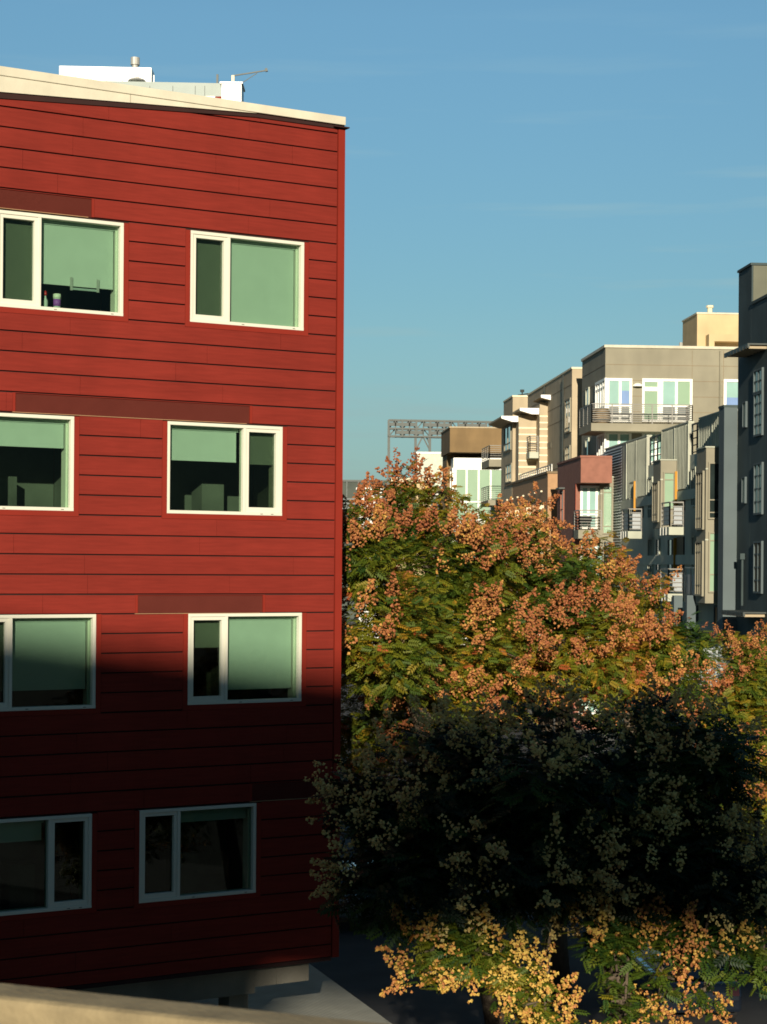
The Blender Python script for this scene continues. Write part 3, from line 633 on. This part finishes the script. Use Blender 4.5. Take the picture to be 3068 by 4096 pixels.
# olive brick base with terrace rail
latb=front(*k5(690,1050),118.)[0]; zb_=front(*k5(690,1050),118.)[1]; a1,_=side(*k5(290,1195),latb)
MB().sbox(latb,latb+4.5,118.,a1,0,zb_).build('brick_base','tan',be)
MB().sbox(latb-.08,latb+4.5,117.92,a1,zb_+.002,zb_+.14).build('brick_coping','tanD',be)
rail(be,[(latb+.3,118.3),(latb+.3,a1-.3)],zb_+.14,.45,3,.9,'galv',.06)
for i in range(7):
    aa=118+1.6+i*2.7; MB().prism([(aa+.0,1.5),(aa+1.5,1.5),(aa+1.5,zb_-2.1),(aa,zb_-2.1)],lambda p,q,d:lw(d,p,q),latb-.02,latb+.0-.001).build('window','darkpane',be)
    MB().sbox(latb-.35,latb-.021,aa-.18,aa-.02,1.5,zb_-1.9).build('pilaster','tan' if i%2 else 'ivory',be)
    MB().sbox(latb-.12,latb-.001,aa+.6,aa+.68,zb_-1.1,zb_-1.0).build('wall_light','ivory',be)

# ================================================================== BROWN BOX BUILDING
bb=thing('brown_building','brown rendered block with overhanging top box and tall white framed window wall','building')
a0=175.; l0,zt_=front(1800,1711,a0); _,zc=front(1800,1808,a0); a1,_=side(1765,1740,l0); l1,_=front(2060,1711,a0)
MB().sbox(l0,l1+6,a0,a1,zc,zt_).build('top_box','brown',bb)
MB().sbox(l0-.06,l1+6,a0-.06,a1,zt_,zt_+.12).build('coping','beige',bb)
lw0,_=front(*k4(780,600),a0+4); lw1,_=front(*k4(850,600),a0+4)
MB().sbox(l0+.15,l1+6,a0+4,a1+0.,0,zc-.002).build('wall','brown',bb)
l,z=front(*k4(855,425),a0+1.5); r_,_=front(*k4(1240,425),a0+1.5)
gb=MB().sbox(l,r_+2,a0+1.5,a0+3.99,2,z).build('window_bay','winwhite',bb)
zz=z-.95
winF(gb,a0+1.49,(l+.1,r_+2,zz-5.0,zz),6,(.36,),'winwhite','mint',.17); winF(gb,a0+1.49,(l+.1,r_+2,2.5,zz-5.8),6,(.5,),'winwhite','mint',.17)
winS(gb,l,(a0+1.7,a0+3.8,zz-5,zz),1,(.36,),'winwhite','darkpane',.15)
cbal(62,133,297,790,915,985,150.,'grey',bb); cbal(57,125,288,1170,1300,1352,149.,'grey',bb)
# receding roofs beyond
far=thing('gabled_row','low dark eaved row of houses receding beyond the brown block','building')
g=MB(); lf=l0+.2
for i in range(4):
    aa=200+i*9; z=EZ+7.6+.02*i; g.sbox(lf-.9,lf+6,aa,aa+8,z,z+.3); g.sbox(lf-.2,lf+6,aa+1,aa+7,z+.31,z+1.0)
g.build('roof','galv',far); MB().sbox(lf,lf+7,199,238,0,EZ+7.4).build('wall','louvre',far)
wh=thing('pale_block','plain pale green white block behind the receding eaves','building')
q0=P(*k4(587,395),215.); q1=P(*k4(800,395),215.); MB().box(q0[0],q1[0]+4,215,230,0,q0[2]).build('wall',mat('pale_green_white',(.52,.56,.46),.8),wh)
MB().box(q0[0]-.1,q1[0]+4,214.9,230,q0[2],q0[2]+.2).build('roof','winwhite',wh)
q0=P(*k4(640,492),214.); q1=P(*k4(672,510),214.); MB().box(q0[0],q1[0],214.8,214.95,q1[2],q0[2]).build('window','darkpane',wh)
wl=thing('white_house','small bright white gabled house wall glimpsed above the left treetop','building')
q0=P(*k4(165,665),150.); q1=P(*k4(330,740),150.)
MB().box(q0[0],q1[0],150,156,0,q0[2]).build('wall','bright',wl)
q2=P(*k4(200,678),150); q3=P(*k4(300,702),150); MB().box(q2[0],q3[0],149.9,149.99,q3[2],q2[2]).build('window','panelgrey',wl)
MB().box(q0[0]-.3,q1[0]+.3,149.5,156,q0[2]+.002,q0[2]+.2).build('roof','bright',wl)
q0=P(*k4(430,565),160.); q1=P(*k4(690,600),160.)
w2=thing('cream_house','cream flat roofed house with pale eave just behind the top of the left tree','building')
MB().box(q0[0],q1[0],160,166,0,q0[2]-.5).build('wall','paleyellow',w2); MB().box(q0[0]-.4,q1[0]+.4,159.5,166,q0[2]-.45,q0[2]-.1).build('roof','ivory',w2)
gs=thing('grandstand','long low grey green building on the horizon beside the red corner','building')
q0=P(1250,1926,330.); q1=P(1700,1990,330.)
MB().box(q0[0],q1[0]+14,330,350,0,q0[2]).build('wall',mat('grey_green_wall',(.07,.085,.07),.8,.2,.3),gs)
MB().box(q0[0],q1[0]+14,329.8,350,q0[2],q0[2]+.35).build('roof','steel',gs)
g=MB()
for i in range(5): g.box(q0[0],q1[0]+14,329.6,329.99,q0[2]-3.2-i*.8,q0[2]-2.9-i*.8)
for i in range(14): g.box(q0[0]+i*2,q0[0]+i*2+.12,329.7,329.99,q0[2]-5,q0[2])
g.build('seating_rail','louvre',gs)

# ================================================================== STADIUM LIGHT RIG
lr=thing('stadium_light_rig','grey steel lattice floodlight gantry on tall posts against the sky','light rig')
Y=300.; q=lambda x,y:P(*k4(x,y),Y)
tz,mz,bz=q(378,147)[2],q(378,208)[2],q(378,265)[2]; X0=q(376,150)[0]; X1=q(1250,150)[0]; tz+=.0
sl_=(q(1100,160)[2]-tz)/(q(1100,160)[0]-X0)
tr_=MB(); zt_=lambda x,z:z+(x-X0)*sl_
for dy in (0,1.6):
    for z in (tz,mz,bz): tr_.bar((X0,Y+dy,z),(X1,Y+dy,zt_(X1,z)),.26)
n=17; st=(X1-X0)/n
for i in range(n+1):
    x=X0+i*st; tr_.bar((x,Y,zt_(x,bz)),(x,Y,zt_(x,tz)),.2 if i%2 else .3)
    if i<n:
        for za,zb in ((tz,mz),(mz,bz)):
            a_,b_=(za,zb) if i%2 else (zb,za)
            tr_.bar((x,Y+.8,zt_(x,a_)),(x+st,Y+.8,zt_(x+st,b_)),.17)
tr_.build('truss','steel',lr)
for xx in (378,575,680): x=q(xx,300)[0]; MB().bar((x,Y+.3,0),(x,Y+.3,bz+1.),.42).build('post','steel',lr)
g=MB(); xa,xb,xc=q(580,360)[0],q(628,272)[0],q(672,355)[0]; g.bar((xa,Y+.3,q(580,360)[2]),(xb,Y+.3,bz),.22).bar((xb,Y+.3,bz),(xc,Y+.3,q(672,355)[2]),.22).bar((q(655,272)[0],Y+.9,bz),(q(680,330)[0],Y+.9,q(680,330)[2]),.2); g.build('brace','steel',lr)
for i in range(n):
    for z in ((tz+mz)/2,(mz+bz)/2):
        if (i*7+int(z))%5==0: continue
        x=X0+(i+.5)*st; MB().box(x-.55,x+.55,Y-.1,Y+.25,zt_(x,z)-.28,zt_(x,z)+.28).build('floodlight','steel',lr)

# ================================================================== WHITE ROOFTOP BUILDING
wr=thing('white_rooftop_building','bright white panelled rooftop plant building rising behind the cream coping','building')
kk=lambda x,y,Y:P(200+x/1.841,200+y/1.841,Y)
Y=54.
zq=kk(1265,248,Y)[2]; xr=kk(1410,248,Y)[0]; xm=kk(1264,248,Y)[0]
MB().box(xm,xr,Y,Y+.9,0,zq).build('white_wall','bright',wr)
MB().box(xm-.05,xr+.04,Y-.04,Y+.94,zq,zq+.05).build('coping','bright',wr)
xl=kk(230,225,Y)[0]-8; zl=kk(300,226,Y+.6)[2]
MB().prism([(xl,0),(xm-.001,0),(xm-.001,kk(1264,245,Y+.6)[2]),(kk(300,226,Y+.6)[0],zl),(xl,zl)],lambda p,q,d:(p,d,q),Y+.6,Y+8).build('zinc_wall','zinc',wr)
g=MB()
for x in (515,735,905,1070,1140): xx=kk(x,250,Y+.6)[0]; g.box(xx-.008,xx+.008,Y+.59,Y+.598,zq-2,kk(x,252,Y+.6)[2]-.05)
g.build('panel_joint','steel',wr)
xz0,xz1=kk(1220,345,Y+.5)[0],xm-.002; MB().box(xz0,xz1,Y+.45,Y+.59,kk(1240,400,Y+.5)[2],kk(1240,345,Y+.5)[2]).build('red_panel','redtrim',wr)
xz=kk(1000,340,Y+.4)[0]; MB().box(xz,xz0-.01,Y+.35,Y+.59,kk(1240,420,Y+.4)[2],kk(1240,343,Y+.4)[2]).build('window','galv',wr)
a=kk(68,116,Y+2); b=kk(747,130,Y+2)
MB().prism([(a[0],zl-.5),(b[0],zl-.5),(b[0],b[2]),(a[0],a[2])],lambda p,q,d:(p,d,q),Y+2,Y+2.7).build('plant_room','bright',wr)
g=MB()
for x in (188,303,418,534,650): xx=kk(x,150,Y+2)[0]; g.box(xx-.012,xx+.012,Y+1.985,Y+1.998,zl-.5,kk(x,152,Y+2)[2])
g.build('panel_joint','cream',wr)
p=kk(627,125,Y+3); t_=kk(627,58,Y+3); g=MB(); g.tube((p[0],p[1],p[2]-.3),(p[0],p[1],t_[2]-.1),.10,k=14); g.tube((p[0],p[1],t_[2]-.22),(p[0],p[1],t_[2]),.14,k=14); g.build('vent_pipe','galv',wr)
p=kk(640,232,Y+1.2); g=MB(); g.tube(p,(p[0],p[1],p[2]+.05),.27,.23,k=16); g.tube((p[0],p[1],p[2]+.052),(p[0],p[1],p[2]+.1),.22,.1,k=16); g.build('dome_vent','galv',wr)
g=MB(); fy=Y+1.
p=kk(765,185,fy); MB().bar(p,(p[0],p[1],zq-.2),.03).build('fence_post','galv',wr)
p=kk(1233,180,fy); MB().bar(p,(p[0],p[1],zq-.3),.06).build('fence_post','steel',wr)
g=MB(); dvY=Y+.5; a,b_,c,d_,e_=[kk(*u,dvY) for u in ((1348,242),(1348,188),(1597,150),(1413,243),(1525,170))]
MB().bar((a[0],a[1],zq-.1),b_,.085).build('davit_post','ivory',wr); g.bar((b_[0]-.03,b_[1],b_[2]-.01),c,.035); g.bar(d_,e_,.02); g.bar((c[0]-.05,c[1],c[2]),(c[0]+.02,c[1],c[2]+.02),.09); g.build('davit_arm','steel',wr)

# ================================================================== ADDED BLOCKS BEHIND THE CAMERA (unseen, shaped to cast the shade band)
sh=thing('shadow_caster','unseen brown blocks added behind the viewpoint, shaped with a slot to cast the shadow band','building')
Yc=-60.
def cz(s): return EZ+s-T*Yc                         # height at Yc of the sun plane that is s above the eye at Y=0
def cx(x): return x+TA*Yc
zt_,zg=cz(6.85),cz(1.9)
MB().box(cx(-45),cx(13),Yc-1.6,Yc,zg+1.6*T,zt_).build('upper_caster','darkcaster',sh)
MB().box(cx(-45),cx(13),Yc-14,Yc,0,cz(-.9)).build('lower_caster','darkcaster',sh)
MB().box(cx(-45),cx(-2.2),Yc-1.6,Yc,cz(-.9),zg+.3).build('side_caster','darkcaster',sh)
MB().box(cx(-2.199),cx(.4),Yc-1.6,Yc,cz(1.72)+.45,zg+.3).build('step_caster','darkcaster',sh)
MB().box(cx(9.2),cx(13),Yc-14,Yc,cz(-.9),zg).build('side_caster','darkcaster',sh)
for fl in range(7):  # made-up windows on the added shadow caster
    for i in range(14):
        z=2.5+fl*3.2; x=cx(-43)+i*4; f=MB().box(x,x+1.8,Yc+.002,Yc+.06,z,z+1.5).build('window','darkpane',sh)

# ================================================================== CARS
def car(label,pos,ang,paint):
    c=thing('parked_car',label,'car','cars on the street below')
    ca,sa=math.cos(ang),math.sin(ang)
    T3=lambda x,y,z:(pos[0]+x*ca-y*sa,pos[1]+x*sa+y*ca,pos[2]+z)
    prof=[(-2.2,.35),(-2.25,.7),(-2.1,.95),(-1.3,1.02),(1.0,1.0),(1.95,.88),(2.2,.65),(2.2,.35)]
    m=MB(); 
    for s0,s1 in ((-.86,.86),): m.prism([(x,z) for x,z in prof],lambda p,q,d:T3(p,d,q),s0,s1)
    m.build('body',paint,c,bevel=.08)
    m=MB(); b=[(-1.95,1.0,.78),(1.05,1.0,.78)]; t=[(-1.2,1.43,.62),(.3,1.45,.62)]
    m.hexa([T3(-1.95,-.78,1.0),T3(1.05,-.78,1.0),T3(1.05,.78,1.0),T3(-1.95,.78,1.0),T3(-1.25,-.62,1.4),T3(.35,-.62,1.4),T3(.35,.62,1.4),T3(-1.25,.62,1.4)]); m.build('window','darkpane',c,bevel=.03)
    m=MB(); m.hexa([T3(-1.3,-.64,1.405),T3(.38,-.64,1.405),T3(.38,.64,1.405),T3(-1.3,.64,1.405),T3(-1.2,-.58,1.45),T3(.28,-.58,1.45),T3(.28,.58,1.45),T3(-1.2,.58,1.45)]); m.build('roof',paint,c,bevel=.02)
    for x in (-1.35,1.35):
        for s in (-1,1):
            wh_=MB().tube(T3(x,s*.68,.33),T3(x,s*.89,.33),.33,k=20).build('wheel','tyre',c); MB().tube(T3(x,s*.891,.33),T3(x,s*.9,.33),.2,k=12).build('rim','galv',wh_)
    for s in (-1,1):
        m=MB(); m.hexa([T3(2.16,s*.6-.15,.66),T3(2.28,s*.6-.15,.66),T3(2.28,s*.6+.15,.66),T3(2.16,s*.6+.15,.66),T3(2.1,s*.6-.15,.8),T3(2.2,s*.6-.15,.8),T3(2.2,s*.6+.15,.8),T3(2.1,s*.6+.15,.8)]); m.build('headlight','lamp',c)
        m=MB(); m.hexa([T3(-2.29,s*.65-.13,.72),T3(-2.15,s*.65-.13,.72),T3(-2.15,s*.65+.13,.72),T3(-2.29,s*.65+.13,.72),T3(-2.24,s*.65-.13,.88),T3(-2.1,s*.65-.13,.88),T3(-2.1,s*.65+.13,.88),T3(-2.24,s*.65+.13,.88)]); m.build('taillight','tail',c)
    return c
car('dark navy car at the bottom right under the drooping branches',(6.4,40.5,0),R(94),'carnavy')
car('silver car half hidden beside the red building base, left of the yellow branches',(-.75,50.5,0),R(95),'carsilver')
# white slatted fence between the trees at right
fe=thing('slatted_fence','white slatted fence panel at the foot of the terrace block','fence')
a0,a1,z0,z1=rectS(k7(875,1990),k7(1090,2110),L0-2.2); ab=76.
l0,z1=front(*k7(875,1990),ab); l1,_=front(*k7(1088,1990),ab)
for i in range(8):
    z=z1-.27-i*.27; MB().sbox(l0-1.5,l1,ab,ab+.04,z,z+.24).build('slat','panelgrey',fe)
MB().sbox(l0-1.6,l1+.1,ab-.1,ab+4,.13,z1-2.2).build('base_wall','slate',fe)

for l in (l0-1.5,l0+.9,l1-.4): MB().sbox(l,l+.09,ab-.06,ab-.001,.13,z1+.05).build('post','slateblue',fe)

# ================================================================== TREES
def foliage_mat(name,stops,rough=.55,trans=.25):
    m,n,b=nt(name)
    at=n.nodes.new('ShaderNodeAttribute'); at.attribute_name='tint'
    cr=n.nodes.new('ShaderNodeValToRGB'); e=cr.color_ramp.elements
    e[0].position,e[0].color=stops[0][0],stops[0][1]+(1,); e[1].position,e[1].color=stops[-1][0],stops[-1][1]+(1,)
    for p,c in stops[1:-1]: q=e.new(p); q.color=c+(1,)
    n.links.new(at.outputs['Fac'],cr.inputs['Fac']); n.links.new(cr.outputs['Color'],b.inputs['Base Color'])
    b.inputs['Roughness'].default_value=rough; b.inputs['Specular IOR Level'].default_value=.35
    tl=n.nodes.new('ShaderNodeBsdfTranslucent'); n.links.new(cr.outputs['Color'],tl.inputs['Color'])
    mx=n.nodes.new('ShaderNodeMixShader'); mx.inputs[0].default_value=trans
    o=n.nodes['Material Output']; n.links.new(b.outputs[0],mx.inputs[1]); n.links.new(tl.outputs[0],mx.inputs[2]); n.links.new(mx.outputs[0],o.inputs['Surface']); return m
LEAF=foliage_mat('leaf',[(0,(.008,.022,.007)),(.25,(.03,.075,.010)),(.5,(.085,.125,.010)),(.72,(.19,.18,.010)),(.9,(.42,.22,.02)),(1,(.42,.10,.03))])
POD=foliage_mat('seed_pod',[(0,(.27,.075,.032)),(.35,(.37,.13,.045)),(.65,(.46,.19,.06)),(.85,(.58,.31,.07)),(1,(.62,.42,.09))],.7,.12)
PODT=foliage_mat('tan_seed_pod',[(0,(.42,.22,.09)),(.3,(.58,.42,.15)),(1,(.66,.58,.22))],.7,.12)
def leaf_template():
    V=[];Fc=[]
    def leaflet(p,dirv,L,wd,droop):
        n=len(V); d=np.array(dirv); sdv=np.array([-d[1],d[0],0]); p=np.array(p)
        V.extend([p,p+d*L*.45+sdv*wd+[0,0,-.02],p+d*L+[0,0,-droop],p+d*L*.45-sdv*wd+[0,0,-.02]]); Fc.append((n,n+1,n+2,n+3))
    for i in range(5):
        s=.22+i*.17
        for sg in (-1,1):
            a=sg*R(58); leaflet((s,0,-.22*s*s),(math.cos(a),math.sin(a),0),.34,.085,.09)
    leaflet((1.,0,-.22),(1,0,-.2),.32,.085,.08)
    n=len(V); V.extend([np.array(q,float) for q in ((0,-.008,0),(0,.008,0),(1,.008,-.22),(1,-.008,-.22))]); Fc.append((n,n+1,n+2,n+3))
    return np.array(V,float),np.array(Fc)
def pod_template():                               # three-winged papery capsule
    V=[(0,0,-.5)]; 
    for i in range(3):
        t=2*math.pi*i/3; V.append((.56*math.cos(t),.56*math.sin(t),-.02)); V.append((.26*math.cos(t+1.05),.26*math.sin(t+1.05),.1))
    V.append((0,0,.68)); Fc=[]
    for i in range(6):
        j=(i+1)%6; Fc+=[(0,1+j,1+i),(7,1+i,1+j)]
    return np.array(V,float),np.array(Fc)
LV,LF=leaf_template(); PV,PF=pod_template()
def bulk(name,TV,TF,pos,Xd,Zd,scale,tint,m,parent,smooth=False):
    n=len(pos)
    if n==0: return
    pos=np.array(pos);Xd=np.array(Xd);Zd=np.array(Zd);scale=np.array(scale);tint=np.clip(np.array(tint),0,1)
    Xd/=np.linalg.norm(Xd,axis=1)[:,None]+1e-9; Yd=np.cross(Zd,Xd); Yd/=np.linalg.norm(Yd,axis=1)[:,None]+1e-9; Zd=np.cross(Xd,Yd)
    Mx=np.stack([Xd,Yd,Zd],axis=2)
    V=np.einsum('nij,kj->nki',Mx,TV)*scale[:,None,None]+pos[:,None,:]
    k=len(TV); Fa=(TF[None]+(np.arange(n)*k)[:,None,None]); nf=n*len(TF); c=TF.shape[1]
    me=bpy.data.meshes.new(name); me.vertices.add(n*k); me.vertices.foreach_set('co',V.reshape(-1))
    me.loops.add(nf*c); me.loops.foreach_set('vertex_index',Fa.reshape(-1).astype(np.int32))
    me.polygons.add(nf); me.polygons.foreach_set('loop_start',np.arange(nf,dtype=np.int32)*c)
    try: me.polygons.foreach_set('loop_total',np.full(nf,c,dtype=np.int32))
    except Exception: pass
    at=me.attributes.new('tint','FLOAT','FACE'); at.data.foreach_set('value',np.repeat(tint,len(TF)).astype(np.float32))
    me.polygons.foreach_set('use_smooth',np.full(nf,smooth))
    me.materials.append(m); me.update(); me.validate()
    o=bpy.data.objects.new(name,me); COL.objects.link(o); o.parent=parent; return o
def unit(v): return v/(np.linalg.norm(v)+1e-9)
def tree(label,lumps,trunk,leafsz,podsz,podprob,podmat,tint0,podt0,dens,podcnt=26,seed=1,group=None,owner=None):
    g=np.random.default_rng(seed)
    t=owner or thing('golden_rain_tree',label,'tree',group)
    L=[(np.array(P(x,y,Y)),np.array([rx/F*Y,ry_d,rz/F*Y])) for x,y,Y,rx,rz,ry_d in lumps]
    tk=MB(); b=np.array(trunk); cen=sum(l[0] for l in L)/len(L); fork=np.array([b[0]*.6+cen[0]*.4,b[1]*.6+cen[1]*.4,min(l[0][2] for l in L)*(.85 if '(near)' in label or 'nearest' in label else .55)+.3])
    if not owner: tk.tube(b,fork,.24,.17,10)
    for c,rr in L:
        if owner: fork=c+np.array([.2,1.6,1.7])
        mid=(fork+c)/2+g.normal(0,.25 if not owner else .1,3); w_=1 if not owner else .35; tk.tube(fork,mid,.12*w_,.08*w_,7); tk.tube(mid,c,.08*w_,.045*w_,6)
        for q in range(5):
            d=unit(g.normal(0,1,3)*np.array([1,1,.8])); e=c+d*rr*.9; m2=(c+e)/2+g.normal(0,.08,3); tk.tube(c,m2,.035,.022,5); tk.tube(m2,e,.022,.009,5)
    tk.build('bough' if owner else 'trunk','bark',t,True)
    lp,lx,lz,ls,lt=[],[],[],[],[]; pp_,px,pz,ps,pt=[],[],[],[],[]
    for li,(c,rr) in enumerate(L):
        area=4*math.pi*((rr[0]*rr[1])**1.6/3+(rr[0]*rr[2])**1.6/3+(rr[1]*rr[2])**1.6/3)**(1/1.6)
        n=int(area*dens)
        for _ in range(n):
            d=unit(g.normal(0,1,3))
            if d[1]>.45 and g.random()<.6: continue
            inner=g.random()<.42
            q=g.uniform(.35,.75) if inner else g.uniform(.80,1.08)
            nb=noise.noise(Vector(tuple((c+d*rr)*1.1)))       # lumpy outline with gaps
            q*=1+.22*nb
            p=c+d*rr*q
            if not inner and any(lj!=li and (((p-c2)/r2)**2).sum()<.5 for lj,(c2,r2) in enumerate(L)): continue
            if not inner and noise.noise(Vector(tuple(p*1.9+7)))<-.32: continue
            out=unit(d/rr); hue=noise.noise(Vector(tuple(p*.55+3.3)))
            fine=noise.noise(Vector(tuple(p*1.7+11)))
            haspod=False
            band=noise.noise(Vector(tuple(p*.9+21)))*1.9+.25*noise.noise(Vector(tuple(p*2.1+5)))
            haspod=not inner and band+ .5*max(-.25,out[2]) > podprob
            for k_ in range(5 if haspod else 10):
                az=g.uniform(0,2*math.pi); dirv=unit(out*.6+np.array([math.cos(az),math.sin(az),g.uniform(-.6,.45)]))
                up=unit(np.array([0,0,.8])+out*.6+g.normal(0,.4,3))
                lp.append(p-(out*.12 if haspod else 0)+g.normal(0,.13,3)); lx.append(dirv); lz.append(up); ls.append(leafsz*g.uniform(.7,1.2)); lt.append(tint0+.36*hue+.16*fine+g.normal(0,.11)+(.35 if g.random()<.02 else 0))
            if haspod:
                ax=unit(out*.8+np.array([0,0,.35])+g.normal(0,.3,3)); base=p+out*.12
                hueP=podt0+.45*noise.noise(Vector(tuple(p*.9+40)))
                for k_ in range(int(podcnt*g.uniform(.6,1.3))):
                    h=g.random()**1.2; rad=(1-h*.8)*.15*math.sqrt(g.random())*(podsz/.045); o=g.normal(0,1,3); o=unit(o-ax*np.dot(o,ax))
                    pp_.append(base+ax*(h*.40*(podsz/.045))+o*rad); px.append(g.normal(0,1,3)); pz.append(g.normal(0,1,3)); ps.append(podsz*g.uniform(.65,1.25)); pt.append(hueP+g.normal(0,.17))
    bulk('foliage',LV,LF,lp,lx,lz,ls,lt,LEAF,t)
    bulk('seed_clusters',PV,PF,pp_,px,pz,ps,pt,podmat,t,False)
    return t
G='golden rain trees along the street'
# near tree (upper part shaded; shade also put into its near-black leaf tint)
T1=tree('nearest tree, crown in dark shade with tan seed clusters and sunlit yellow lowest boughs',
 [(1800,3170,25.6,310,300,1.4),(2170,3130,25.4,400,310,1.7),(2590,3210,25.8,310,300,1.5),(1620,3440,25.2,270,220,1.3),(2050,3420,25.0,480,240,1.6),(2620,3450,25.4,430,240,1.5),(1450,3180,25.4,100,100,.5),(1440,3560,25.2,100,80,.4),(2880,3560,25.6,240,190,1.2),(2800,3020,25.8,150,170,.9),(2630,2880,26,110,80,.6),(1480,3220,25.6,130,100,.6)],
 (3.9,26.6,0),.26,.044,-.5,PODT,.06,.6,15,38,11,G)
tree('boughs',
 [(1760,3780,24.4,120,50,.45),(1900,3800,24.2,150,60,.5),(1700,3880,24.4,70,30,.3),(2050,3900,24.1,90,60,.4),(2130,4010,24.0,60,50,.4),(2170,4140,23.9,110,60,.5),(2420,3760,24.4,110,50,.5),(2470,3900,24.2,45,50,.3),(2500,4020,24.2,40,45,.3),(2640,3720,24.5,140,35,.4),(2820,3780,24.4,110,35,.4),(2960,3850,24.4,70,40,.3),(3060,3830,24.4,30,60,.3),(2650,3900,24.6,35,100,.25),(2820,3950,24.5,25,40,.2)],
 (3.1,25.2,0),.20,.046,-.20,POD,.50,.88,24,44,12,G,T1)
tree('tall tree just right of the red corner with rust seed clusters and the highest top',
 [(1640,2080,38,140,150,1.),(1440,2230,33.8,160,160,1.1),(1700,2330,37,250,220,1.6),(1900,2240,38,170,180,1.2),(1530,2560,34.2,240,230,1.5),(1850,2620,36.8,260,220,1.5),(1480,2880,38.3,190,230,1.2),(1760,2860,36.5,240,180,1.2),(1640,1955,38.2,50,70,.3),(1400,2080,33.5,70,60,.4),(1560,2000,38,40,50,.3),(1770,1990,38,50,50,.3)],
 (2.4,37.8,0),.22,.052,.02,POD,.62,.45,15,52,3,G)
tree('broad middle tree with copper clusters in front of the beige block',
 [(2080,2230,40.5,150,150,1.1),(2010,2420,39.5,200,190,1.4),(2250,2370,40,170,190,1.3),(2380,2270,41.5,90,120,.7),(2250,2600,39.5,280,210,1.5),(2050,2700,39.5,230,150,1.4),(2140,2080,41,50,75,.3),(1930,2110,40.5,70,70,.4)],
 (4.,41.5,0),.22,.052,.06,POD,.66,.5,15,52,4,G)
tree('lower tree with pink orange clusters and yellowing leaves before the terrace block',
 [(2470,2430,42,120,140,.9),(2590,2560,42.5,120,120,.9),(2440,2620,42,170,160,1.2),(2620,2710,42.5,120,75,.8),(2740,2770,43,110,50,.7),(2610,2370,42.8,60,60,.3)],
 (6.3,44,0),.22,.055,-.02,POD,.66,.5,15,52,5,G)
tree('yellow green tree at the right edge beyond the shaded crown',
 [(2990,2720,55,105,110,1.2),(3040,2620,57,110,90,1.2),(2870,2850,55,150,80,1.4),(3000,2920,55,170,130,1.5),(3040,3130,54,150,160,1.5),(2990,3300,53,150,150,1.3),(2940,2580,58,55,45,.6),(3100,3450,53,130,140,1.2)],
 (10.6,57,0),.25,.055,.40,POD,.62,.45,13,34,6,G)
tree('dull olive tree low behind the others at the foot of the terrace block',
 [(2720,2590,66,130,90,1.3),(2600,2800,64,240,130,1.5),(2890,2790,66,80,50,1.1)],
 (10.9,67,0),.34,.05,.5,POD,.45,.2,9,20,8,G)
